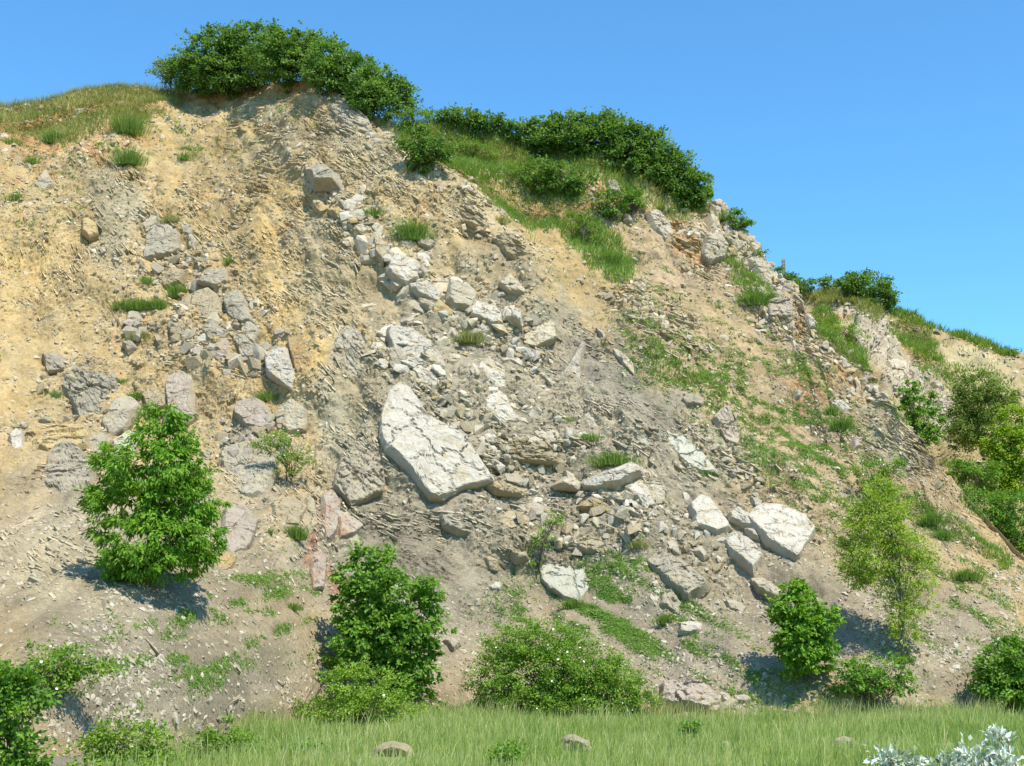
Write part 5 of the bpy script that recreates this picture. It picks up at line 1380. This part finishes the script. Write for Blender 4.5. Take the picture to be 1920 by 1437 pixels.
PL('small_bush', 'small bush on the far skyline just left of the round dark one', 'bush', (1558, 552), 'crest', [(1556, 534, 16, 11), (1548, 528, 8, 8)], dens=0.9, where='back', stems=3)
PL('small_bush', 'small low bush on the far skyline between the post and the other small bush', 'bush', (1510, 550), 'crest', [(1508, 538, 20, 9), (1496, 532, 10, 7)], dens=0.9, where='back', stems=3)
PL('small_bush', 'small bush on the far skyline at the foot of the post', 'bush', (1466, 530), 'crest', [(1462, 516, 14, 10), (1480, 524, 12, 8)], dens=0.9, where='back', stems=3)
PL('small_bush', 'tiny bush on the skyline at the right edge of the photo', 'bush', (1902, 672), 'olive', [(1900, 660, 12, 7)], dens=0.9, where='back', stems=3)
PL('trailing_bush', 'bright green trailing bush below the dry grass of the far skyline', 'bush', (1600, 640), 'lime', [(1597, 602, 18, 12), (1580, 625, 26, 14), (1605, 632, 24, 12), (1560, 610, 14, 12)], dens=0.9, where='depth', Y=66, stems=4)
# crest of the face
CREST = 'dense bushes along the crest'
PL('crest_bush', 'biggest dark green bush on the summit, overhanging bare earth', 'bush', (430, 176), 'crest', [(395, 108, 50, 36), (440, 88, 50, 32), (485, 80, 44, 28), (360, 130, 34, 26), (430, 140, 60, 28), (380, 145, 40, 24), (470, 125, 50, 30)], dens=0.95, where='rim', group=CREST, stems=6)
PL('crest_bush', 'thin pale sprays of bush at the left end of the summit bushes', 'bush', (318, 168), 'olive', [(305, 132, 24, 18), (325, 140, 26, 18), (330, 115, 14, 12), (300, 118, 8, 12)], dens=0.9, where='rim', group=CREST, stems=4)
PL('crest_bush', 'dark bush right of the biggest summit bush, nearly as tall', 'bush', (560, 150), 'crest', [(552, 88, 42, 30), (520, 105, 46, 32), (592, 102, 42, 30), (560, 128, 56, 22)], dens=0.95, where='rim', group=CREST, stems=6)
PL('crest_bush', 'dark bush at the shoulder where the summit bushes start to descend', 'bush', (640, 178), 'crest', [(622, 112, 40, 30), (655, 138, 44, 30), (620, 145, 40, 22), (675, 160, 34, 24)], dens=0.95, where='rim', group=CREST, stems=6)
PL('crest_bush', 'dark bush on the descending shoulder, second below the summit', 'bush', (710, 212), 'crest', [(705, 158, 38, 27), (738, 172, 34, 22), (715, 190, 46, 24), (680, 185, 30, 20)], dens=0.95, where='rim', group=CREST, stems=6)
PL('crest_bush', 'lowest dark bush of the summit row, above the grassy hollow', 'bush', (775, 245), 'rose', [(765, 205, 28, 22), (750, 222, 36, 20), (785, 225, 26, 18)], dens=0.95, where='rim', group=CREST, stems=5)
PL('hollow_bush', 'bush hanging into the upper end of the grassy hollow', 'bush', (795, 318), 'crest', [(785, 265, 30, 20), (810, 280, 30, 20), (790, 305, 18, 16)], dens=0.95, stems=4)
H2 = 'low hedge on the second rise of the crest'
for i, (bx, by, lob, lb) in enumerate([
    (850, 246, [(835, 222, 30, 13), (865, 222, 28, 12)], 'leftmost bush of the low hedge on the second rise'),
    (915, 252, [(900, 228, 30, 12), (930, 234, 26, 12)], 'low hedge bush where the second rise dips'),
    (985, 262, [(975, 248, 30, 14), (1000, 242, 24, 14)], 'low hedge bush at the left foot of the tall hedge on the second rise'),
    (1055, 275, [(1040, 240, 34, 18), (1070, 236, 30, 18), (1055, 262, 46, 22), (1030, 272, 30, 14)], 'tall hedge bush at the left top of the second rise'),
    (1120, 285, [(1110, 238, 36, 20), (1140, 235, 30, 18), (1120, 268, 50, 26), (1110, 292, 36, 14)], 'tall hedge bush at the highest point of the second rise'),
    (1175, 315, [(1165, 255, 34, 24), (1190, 275, 34, 26), (1160, 296, 42, 22)], 'hedge bush right of the highest point of the second rise'),
    (1225, 345, [(1210, 262, 28, 24), (1235, 290, 34, 26), (1215, 320, 40, 22)], 'hedge bush with a brownish tip on the right shoulder of the second rise'),
    (1270, 370, [(1262, 310, 32, 24), (1275, 340, 36, 24), (1245, 345, 30, 20)], 'dark hedge bush lower on the right shoulder of the second rise'),
    (1305, 388, [(1300, 345, 26, 20), (1310, 368, 22, 16), (1285, 375, 30, 14)], 'last hedge bush above the pale crag at the right skyline')]):
    PL('hedge_bush', lb, 'bush', (bx, by), 'crest', lob, dens=0.95, where='rim', group=H2, stems=5)
PL('slope_bush', 'dark bush in the middle of the grassy hollow with white specks', 'bush', (1010, 360), 'rose', [(1000, 325, 34, 20), (1025, 345, 28, 18), (980, 305, 26, 16)], dens=1.0, stems=4, flowers=10)
PL('slope_bush', 'spreading green bush at the top of the grassy hollow under the low hedge', 'bush', (890, 290), 'rose', [(870, 275, 34, 16), (910, 285, 30, 16)], dens=1.0, stems=4)
PL('slope_bush', 'bush under the tall hedge, left of the orange earth', 'bush', (1070, 350), 'crest', [(1050, 330, 30, 18), (1085, 345, 26, 16), (1030, 315, 20, 14)], dens=0.95, stems=4)
PL('slope_bush', 'round dark bush left of the pair below the hedge, beside orange earth', 'bush', (1140, 405), 'crest', [(1138, 380, 22, 20)], dens=1.0, stems=4)
PL('slope_bush', 'round green bush right of the pair below the hedge, above pale crags', 'bush', (1192, 402), 'dark', [(1190, 378, 28, 18), (1178, 365, 14, 12)], dens=1.0, stems=4)
PL('slope_bush', 'leafy bush at the lower end of the grassy hollow', 'bush', (1110, 455), 'rose', [(1105, 420, 22, 16), (1112, 440, 18, 16), (1090, 405, 20, 14)], dens=1.0, stems=4)
PL('skyline_bush', 'light green bush sticking out of the right skyline below the hedge', 'bush', (1385, 432), 'hazel', [(1375, 405, 14, 10), (1390, 415, 18, 11), (1404, 420, 8, 5)], dens=1.0, stems=4)
PL('skyline_bush', 'thin sprig standing up at the right end of the hedge', 'bush', (1330, 378), 'hazel', [(1328, 342, 6, 12), (1334, 358, 8, 8)], dens=1.0, stems=2)
PL('skyline_bush', 'small bush on the long grey crag of the right skyline', 'bush', (1425, 484), 'dark', [(1424, 475, 16, 7)], dens=1.0, stems=3)
# silver-leaved shrub close to the camera
PL('silver_shrub', 'silver-leaved shrub in the bottom right corner, close to the camera', 'bush', (1850, 1700), 'silver',
   [(1870, 1400, 26, 26), (1820, 1420, 34, 22), (1900, 1440, 50, 40), (1850, 1465, 80, 50), (1780, 1440, 24, 18), (1860, 1560, 90, 60), (1840, 1640, 60, 40)], dens=7.5, where='ground', Y=12.5, stems=7, forward=0.1, leaf_k=0.95)
PL('silver_shrub', 'single silver-leaved sprig at the bottom edge, left of the silver shrub', 'bush', (1672, 1690), 'silver',
   [(1667, 1418, 10, 16), (1664, 1450, 18, 22), (1668, 1520, 30, 50), (1670, 1610, 26, 40)], dens=7.5, where='ground', Y=12.8, stems=3, forward=0.1, leaf_k=0.95)
PL('silver_shrub', 'tiny silver-leaved tip between the sprig and the silver shrub at the bottom edge', 'bush', (1718, 1690), 'silver',
   [(1717, 1432, 8, 8), (1720, 1480, 16, 30), (1720, 1570, 24, 50)], dens=7.5, where='ground', Y=12.7, stems=2, forward=0.1, leaf_k=0.95)

# ------------------------------------------------------------------ grass
def blades(C, H, W, lean, rnd, name, mat, seed=1, parent=None):
    """grass blades of two segments, leaning over at the tip"""
    r = np.random.default_rng(seed)
    n = len(C)
    an = r.uniform(0, 2 * math.pi, n)
    side = np.stack([np.cos(an), np.sin(an), np.zeros(n)], axis=1)
    up = np.array([0, 0, 1.0])
    p1 = C + up * (H * 0.58)[:, None] + lean * (H * 0.40)[:, None]
    p2 = C + up * (H * 0.92)[:, None] + lean * (H * 1.05)[:, None]
    V = np.stack([C - side * (W * 0.5)[:, None], C + side * (W * 0.5)[:, None], p1 + side * (W * 0.42)[:, None], p1 - side * (W * 0.42)[:, None], p2], axis=1).reshape(-1, 3)
    k = (np.arange(n) * 5)[:, None]
    F = np.concatenate([k + np.array([[0, 1, 2]]), k + np.array([[0, 2, 3]]), k + np.array([[3, 2, 4]])], axis=0)
    return build_mesh(name, V, F, mat, False, {'rnd': np.repeat(rnd, 5)})

# the meadow
nM = 130000
mr = np.random.default_rng(21)
yy = 19 + (42.5 - 19) * mr.random(nM) ** 0.75
xx_ = (mr.random(nM) - 0.5) * 2 * (yy * 0.47 + 3)
zf_ = np.zeros(nM)
edge = F_main(xx_, zf_ + 0.0)
patch = fbm(xx_ * 0.35, yy * 0.35, 4, 501)
clear = np.zeros(nM, bool)
for cx_, cy_, hw_ in ((735, 1404, 50), (1083, 1384, 34), (1586, 1384, 34), (1776, 1394, 26), (1627, 1389, 20), (1363, 1384, 16)):
    f_ = at_ground(cx_, cy_ + 20)[0]; w_ = hw_ * f_[1] / FPX
    clear |= (np.abs(xx_ - f_[0]) < w_) & (yy < f_[1] + 0.4) & (yy > f_[1] - 4.5) & (mr.random(nM) < 0.9 - 0.14 * (f_[1] - yy))
ppx_m, ppy_m = project(xx_, yy, zf_)
keep = ~clear & (yy < edge + 0.5 + 0.9 * patch) & (xx_ > -7.0 + 0.9 * gnoise(yy * 0.5, xx_ * 0.3, 9) + 0.5 * mr.normal(0, 0.5, nM))
keep &= (mr.random(nM) < 0.55 + 0.45 * sstep(-0.4, 0.2, patch))
xx_, yy, patch = xx_[keep], yy[keep], patch[keep]
C = np.stack([xx_, yy, meadow_z(xx_, yy) - 0.02], axis=1)
n = len(C)
hg = (0.30 + 0.24 * mr.random(n)) * (0.75 + 0.35 * sstep(-0.6, 0.6, patch)) * (1 + 0.7 * (mr.random(n) < 0.07))
wind = np.array([0.06, -0.06, 0.0])
lean = wind + mr.normal(0, 0.20, (n, 3)) * np.array([1, 1, 0])
tone = np.clip(0.50 + 0.45 * fbm(xx_ * 0.22, yy * 0.5, 3, 511) + 0.22 * mr.normal(0, 1, n) + 0.4 * (hg > 0.75), 0, 1)
tag(link('meadow_grass', blades(C, hg, 0.012 + 0.010 * mr.random(n), lean, tone, 'meadow_grass', LEAF['grass'], 22)), kind='stuff')

# tall pale stalks where the meadow meets the gravel
tr_ = np.random.default_rng(55)
tx_ = tr_.uniform(-8, 19, 9000); ty_ = F_main(tx_, tx_ * 0) - 0.2 - 3.2 * tr_.random(9000) ** 1.6
tk_ = tr_.random(9000) < np.clip(0.15 + 1.1 * fbm(tx_ * 0.5, ty_ * 0.5, 3, 521), 0, 1)
tx_, ty_ = tx_[tk_], ty_[tk_]; tn_ = len(tx_)
tag(link('tall_grass', blades(np.stack([tx_, ty_, meadow_z(tx_, ty_)], axis=1), tr_.uniform(0.55, 0.95, tn_), tr_.uniform(0.010, 0.020, tn_),
    np.array([0.12, -0.05, 0]) + tr_.normal(0, 0.16, (tn_, 3)) * np.array([1, 1, 0]), np.clip(tr_.normal(0.75, 0.2, tn_), 0, 1), 'tall_grass', LEAF['dry'], 56)), kind='stuff')
for q_, (mx_, my_, lb_) in enumerate(((945, 1436, 'dark weed standing in the meadow near the bottom edge, below the rose bush'), (1290, 1392, 'dark weed in the meadow, left of the grey meadow boulder on the right'), (562, 1428, 'leafy weed in the meadow near the bottom edge, left of the tan boulder'))):
    PL('meadow_weed', lb_, 'weed', (mx_, my_), 'dark', [(mx_, my_ - 16, 12, 14), (mx_ + 8, my_ - 24, 8, 10)], dens=2.0, stems=3, where='ground', leaf_k=0.8)

# grass on the top edge and in the hollow of the face
def slope_grass(name, weight, n, h, w, mat, seed, lean_out=0.35):
    r = np.random.default_rng(seed)
    i, pt = pick(weight, n, seed)
    tone = np.clip(0.5 + 0.3 * fbm(pt[:, 0] * 0.5, pt[:, 2] * 0.5, 3, seed) + 0.2 * r.normal(0, 1, n), 0, 1)
    lean = Nf[i] * np.array([1, 1, 0]) * lean_out + r.normal(0, 0.35, (n, 3)) * np.array([1, 1, 0])
    hh = h * r.uniform(0.6, 1.3, n)
    return tag(link(name, blades(pt - np.array([0, 0, 0.03]), hh, w * r.uniform(0.7, 1.3, n), lean, tone, name, LEAF[mat], seed)), kind='stuff')

def band(px, py, pts, w):
    d, s_, t_ = seg_dist(px, py, pts)
    return np.exp(-(d / w) ** 2)
gn = fbm(tx * 0.6, tz * 0.7, 4, 601)
w1 = band(gpx, gpy, [(-200, 245), (0, 215), (120, 200), (250, 180), (320, 175)], 24) + 0.9 * blob(gpx, gpy, 130, 235, 60, 34, -10) + 0.8 * blob(gpx, gpy, 240, 225, 50, 40) + 0.5 * blob(gpx, gpy, 30, 240, 60, 14)
slope_grass('crest_grass', sstep(0.25, 0.7, w1 + 0.25 * gn), 12000, 0.42, 0.035, 'dry', 71)
w2 = band(gpx, gpy, [(770, 255), (850, 300), (950, 365), (1060, 415), (1130, 475), (1155, 500)], 40) + 0.9 * band(gpx, gpy, [(850, 262), (980, 285), (1100, 310), (1180, 350)], 34) + 0.9 * blob(gpx, gpy, 1000, 350, 90, 50, 30)
slope_grass('hollow_grass', sstep(0.3, 0.75, w2 + 0.3 * gn), 17000, 0.42, 0.035, 'tuft', 72)
w3 = band(gpx, gpy, [(820, 255), (960, 285), (1060, 300), (1150, 320), (1240, 375), (1300, 395)], 24)
slope_grass('dry_hollow_grass', sstep(0.3, 0.75, w3 + 0.3 * gn), 7000, 0.40, 0.035, 'dry', 73)
w4 = band(gpx, gpy, [(1350, 470), (1420, 550), (1450, 580)], 16) + band(gpx, gpy, [(1540, 630), (1590, 660), (1620, 690)], 18) + 0.7 * band(gpx, gpy, [(1380, 520), (1400, 560)], 20)
slope_grass('edge_grass', sstep(0.3, 0.75, w4 + 0.3 * gn), 3200, 0.34, 0.03, 'tuft', 74)
w5 = band(gpx, gpy, [(1220, 665), (1290, 710), (1350, 740)], 16) + band(gpx, gpy, [(1700, 960), (1780, 1000), (1880, 1060)], 22) + blob(gpx, gpy, 1430, 870, 50, 30, 40) * 0.8 + blob(gpx, gpy, 1860, 920, 50, 50) 
slope_grass('slope_grass', sstep(0.3, 0.75, w5 + 0.35 * gn), 4200, 0.24, 0.028, 'tuft', 75)

# grass on the far face
inB = (bpx > 1380) & (bpx < 2100)
def pickB(weight, n, seed):
    r = np.random.default_rng(seed)
    cdf = np.cumsum(np.where(inB, weight, 0)); cdf /= cdf[-1]
    i = np.minimum(np.searchsorted(cdf, r.random(n)), len(weight) - 1)
    return PB[i] + np.stack([r.uniform(-.1, .1, n), np.zeros(n), r.uniform(-.05, .05, n)], axis=1)
gb = fbm(xf * 0.5, zf * 0.7, 4, 611)
def far_grass(name, w, n, h, mat, seed):
    r = np.random.default_rng(seed)
    pt = pickB(sstep(0.3, 0.75, w + 0.3 * gb), n, seed)
    tone = np.clip(0.5 + 0.3 * r.normal(0, 1, n), 0, 1)
    lean = np.array([0, -0.3, 0]) + r.normal(0, 0.35, (n, 3)) * np.array([1, 1, 0])
    tag(link(name, blades(pt - np.array([0, 0, .04]), h * r.uniform(.6, 1.3, n), 0.04 * r.uniform(.7, 1.3, n), lean, tone, name, LEAF[mat], seed)), kind='stuff')
far_grass('far_crest_grass', band(bpx, bpy_, [(1480, 548), (1540, 560), (1600, 570), (1640, 590)], 14), 3500, 0.55, 'dry', 81)
far_grass('far_slope_grass', band(bpx, bpy_, [(1680, 590), (1750, 608), (1830, 642), (1900, 668)], 9) + 0.9 * blob(bpx, bpy_, 1710, 625, 50, 26, 25) + 0.8 * blob(bpx, bpy_, 1740, 670, 40, 22, 30) + 0.9 * band(bpx, bpy_, [(1540, 590), (1570, 640), (1610, 668)], 22) + 0.6 * blob(bpx, bpy_, 1780, 710, 40, 22), 7500, 0.45, 'tuft', 82)
far_grass('far_weeds', 0.5 * blob(bpx, bpy_, 1720, 800, 160, 120) + 0.55 * blob(bpx, bpy_, 1840, 720, 70, 50, 20) + 0.7 * blob(bpx, bpy_, 1780, 860, 60, 60), 5200, 0.26, 'weed', 83)

# low weeds sprinkled over the scree: small rosettes of leaves
def weeds(name, weight, n, seed, size=0.16, mat='weed'):
    r = np.random.default_rng(seed)
    i, pt = pick(weight, n, seed)
    per = r.integers(5, 11, n); rep = np.repeat(np.arange(n), per); m = len(rep)
    sz_ = 0.85 * size * r.uniform(0.5, 1.4, n)
    # rosettes trail along the slope a little
    off = r.normal(0, 0.5, (m, 3)) * sz_[rep][:, None]; off[:, 0] *= 1.3
    nn_ = Nf[i][rep]
    off -= nn_ * np.sum(off * nn_, axis=1, keepdims=True)
    C = pt[rep] + off + nn_ * (sz_[rep] * 0.22 * r.random(m))[:, None]
    ax = off + r.normal(0, 0.05, (m, 3)) + np.array([0, 0, 0.05])
    nr = nn_ + r.normal(0, 0.45, (m, 3)) + np.array([0, 0, 0.4])
    L = sz_[rep] * r.uniform(0.45, 0.85, m)
    tone = np.clip(0.5 + 0.2 * r.normal(0, 1, n)[rep] + 0.15 * r.normal(0, 1, m), 0, 1)
    return tag(link(name, leaf_mesh(name, C, L, L * 0.36, ax, nr, tone, LEAF[mat])), kind='stuff')
za = tz * 1.25
wn_ = fbm((tx * 0.78 - za * 0.62) * 0.40, (tx * 0.62 + za * 0.78) * 1.7, 4, 701)
wnl = fbm((tx * 0.85 + za * 0.52) * 0.45, (tx * 0.52 - za * 0.85) * 1.7, 4, 705)
wn2 = fbm(tx * 2.2, tz * 2.2, 3, 702)
diag = band(gpx, gpy, [(1210, 660), (1350, 745), (1480, 860), (1560, 960)], 48) + 0.8 * band(gpx, gpy, [(1380, 690), (1480, 780), (1570, 880)], 60)
weeds('slope_weeds', np.clip(diag, 0, 1.2) * sstep(-0.25, 0.45, 0.8 * wn_ + 0.8 * wn2), 8500, 91, 0.14)
wide = blob(gpx, gpy, 1270, 570, 290, 110, 38) + 0.7 * blob(gpx, gpy, 1560, 720, 130, 60, 40) + 0.4 * blob(gpx, gpy, 1090, 480, 90, 50, 40)
weeds('scattered_weeds', np.clip(wide, 0, 1) * sstep(0.05, 0.5, wn_ + 0.5 * wn2), 3600, 92, 0.14)
tal = blob(gpx, gpy, 1170, 1130, 70, 60, 30) + 0.9 * blob(gpx, gpy, 1080, 1150, 110, 50) + 0.7 * blob(gpx, gpy, 1260, 1190, 70, 60) + 0.5 * blob(gpx, gpy, 1390, 1280, 90, 40)
weeds('talus_weeds', np.clip(tal, 0, 1) * sstep(-0.1, 0.4, wn_ + 0.4 * wn2), 5000, 93, 0.15)
lft = blob(gpx, gpy, 430, 1180, 160, 80, -15) + 0.5 * blob(gpx, gpy, 300, 1260, 150, 50)
weeds('sparse_weeds', np.clip(lft, 0, 1) * sstep(0.05, 0.5, wnl * 0.8 + 0.6 * wn2), 2200, 94, 0.13)
upl = blob(gpx, gpy, 40, 300, 90, 130) + blob(gpx, gpy, 350, 250, 90, 50) + 0.5 * blob(gpx, gpy, 560, 210, 60, 30) + 0.6 * blob(gpx, gpy, 200, 280, 90, 30)
weeds('high_weeds', np.clip(upl, 0, 1) * sstep(0.2, 0.55, wn_ * 0.7 + 0.6 * wn2), 900, 95, 0.2)
rgt = blob(gpx, gpy, 1760, 1120, 160, 90, 35)
weeds('gravel_weeds', np.clip(rgt, 0, 1) * sstep(0.1, 0.5, wn_ + 0.5 * wn2), 1600, 96, 0.15)
edgew = band(gpx, gpy, [(480, 1360), (700, 1375), (1000, 1370), (1250, 1365), (1500, 1335), (1900, 1345)], 16)
weeds('edge_weeds', sstep(0.2, 0.7, edgew + 0.3 * wn_), 1400, 97, 0.18)

# single grass tufts, each a thing of its own
def tuft(px, py, w, h, label, mat='tuft', n=None):
    seed = int(px * 7 + py); r = np.random.default_rng(seed)
    p, nn_ = on_face(px, py)
    mpp = p[1] / FPX
    W, H = w * mpp, h * mpp * 1.15
    n = n or int(np.clip(w * h * 0.34, 80, 620))
    off = np.stack([r.normal(0, 0.28, n) * W, r.normal(0, 0.10, n) * W, np.zeros(n)], axis=1)
    off[:, 2] = -off[:, 1] * 0.2 - 0.04
    lean = off * (0.9 / max(W, .1)) + np.array([0, -0.15, 0]) + r.normal(0, 0.22, (n, 3)) * np.array([1, 1, 0])
    hh = H * r.uniform(0.55, 1.1, n) * (1 - 0.5 * np.abs(off[:, 0]) / (W + 1e-6))
    me = blades(off, hh, 0.021 * r.uniform(0.7, 1.4, n), lean, np.clip(0.5 + 0.25 * r.normal(0, 1, n), 0, 1), 'grass_tuft', LEAF[mat], seed)
    o = link('grass_tuft', me); o.location = p
    tag(o, label, 'grass tuft', 'grass tufts on the face')
for a in [
    (775, 450, 52, 48, 'tallest green grass tuft high in the middle of the face'),
    (702, 405, 34, 24, 'grass tuft on the high white ledge'),
    (240, 308, 46, 36, 'dense dark green tuft near the top left, above the pale buttress'),
    (240, 250, 60, 44, 'wide grass clump under the left crest grass'),
    (95, 268, 36, 30, 'dark green clump below the crest grass at the far left'),
    (345, 300, 30, 20, 'small round tuft alone on bare earth right of the pale buttress'),
    (320, 416, 44, 18, 'flat grass tuft on top of the dark squarish boulder', 'dry'),
    (235, 580, 40, 24, 'left end of the row of grass tufts in the left rubble'),
    (265, 580, 44, 28, 'middle of the row of grass tufts in the left rubble'),
    (298, 578, 40, 26, 'right end of the row of grass tufts in the left rubble'),
    (332, 556, 28, 34, 'upright tuft above the row of grass tufts in the left rubble'),
    (258, 640, 36, 26, 'dry tuft below the dark rock in the left rubble', 'dry'),
    (275, 535, 20, 20, 'small tuft above the row of grass tufts in the left rubble'),
    (428, 492, 18, 18, 'thin tuft on bare earth right of the left rubble'),
    (500, 750, 44, 22, 'tuft right of the top of the pinkish faceted boulder'),
    (255, 748, 26, 20, 'round tuft just above the top of the walnut tree'),
    (98, 744, 24, 18, 'small leafy clump left of the fractured grey outcrop'),
    (226, 718, 22, 14, 'small tuft right of the fractured grey outcrop'),
    (880, 644, 46, 28, 'dry grass tuft among the white stones in the middle', 'dry'),
    (1150, 872, 76, 30, 'long grass tuft on top of the jutting white ledge'),
    (1105, 825, 46, 16, 'low grass patch above the jutting white ledge'),
    (1066, 788, 30, 10, 'thin grass patch on the scree above the jutting ledge'),
    (1580, 806, 34, 34, 'dark green round tuft on the right slope below the red soil'),
    (1560, 775, 24, 24, 'thin tuft beside the bright white stones on the right slope'),
    (553, 1008, 32, 32, 'leafy green clump left of the red-stained rock'),
    (548, 1140, 32, 18, 'small leafy clump on bare soil left of the broad-leaved tree'),
    (940, 418, 30, 20, 'pale dry tuft right of the tan rib', 'dry'),
    (1145, 495, 40, 30, 'grass at the lowest tip of the grassy hollow'),
    (1412, 575, 44, 32, 'green tuft left of the wide pinkish crag'),
    (1445, 562, 26, 26, 'tuft standing against the wide pinkish crag'),
    (1360, 412, 30, 22, 'tuft beside the pale crag at the top of the right skyline'),
    (1245, 395, 30, 18, 'grass tuft just under the hedge above the cream crag'),
    (1075, 1140, 36, 24, 'blue-green tuft below the smooth flush slab'),
    (1250, 1170, 36, 24, 'dark tuft below the rugged boulder'),
    (1285, 1120, 20, 16, 'small yellow-green clump at the right end of the rugged boulder'),
    (1370, 1010, 20, 12, 'tiny tuft between the two slabs on the right'),
    (1770, 1010, 26, 26, 'dark green tuft on orange soil right of the tall airy tree'),
    (1745, 985, 40, 30, 'light green leafy clump on the slope right of the tall airy tree'),
    (1815, 1085, 48, 26, 'grey-green tuft on the right gravel'),
    (1195, 1030, 30, 20, 'dry tuft above the rugged boulder', 'dry'),
    (1330, 890, 30, 14, 'low tuft at the lower end of the jointed sheet of rock'),
    (1020, 615, 14, 10, 'tiny tuft beside the flat cream patch of rock'),
    (1700, 1240, 30, 18, 'green clump at the foot of the tall airy tree'),
    (20, 270, 46, 18, 'clump at the left edge just below the crest grass'),
    (60, 305, 24, 20, 'small clump on orange earth at the far left'),
    (28, 375, 26, 22, 'straggly clump at the left edge, lower than the others'),
    (505, 1000, 18, 12, 'tiny clump below the small flowering bush'),
]: tuft(*a)

# ------------------------------------------------------------------ the post on the far skyline
pb = at(1470, 524, F_back, 50, 140)[0]
pr = bpy.data.objects.new('marker_post', None); COL.objects.link(pr); pr.location = pb - np.array([0, 0, 0.25])
tag(pr, 'narrow weathered wooden post standing on the far skyline', 'post')
def box(x0, x1, y0, y1, z0, z1, lean=0.0):
    v = np.array([[x, y, z] for z in (z0, z1) for y in (y0, y1) for x in (x0, x1)], float)
    v[:, 0] += lean * v[:, 2]
    return v, np.array([[0, 2, 3, 1], [4, 5, 7, 6], [0, 1, 5, 4], [2, 6, 7, 3], [0, 4, 6, 2], [1, 3, 7, 5]])
v_, f_ = box(0.03, 0.11, -0.05, 0.05, 0, 1.75); link('upright', build_mesh('upright', v_, f_, M_POST), pr)
v_, f_ = box(-0.11, -0.03, -0.04, 0.04, 0.7, 1.72); link('upright', build_mesh('upright', v_, f_, M_POST), pr)
for zz_ in (0.8, 1.05, 1.3, 1.55):
    v_, f_ = box(-0.14, 0.14, -0.085, -0.052, zz_, zz_ + 0.10, 0.0); link('board', build_mesh('board', v_, f_, M_POST), pr)
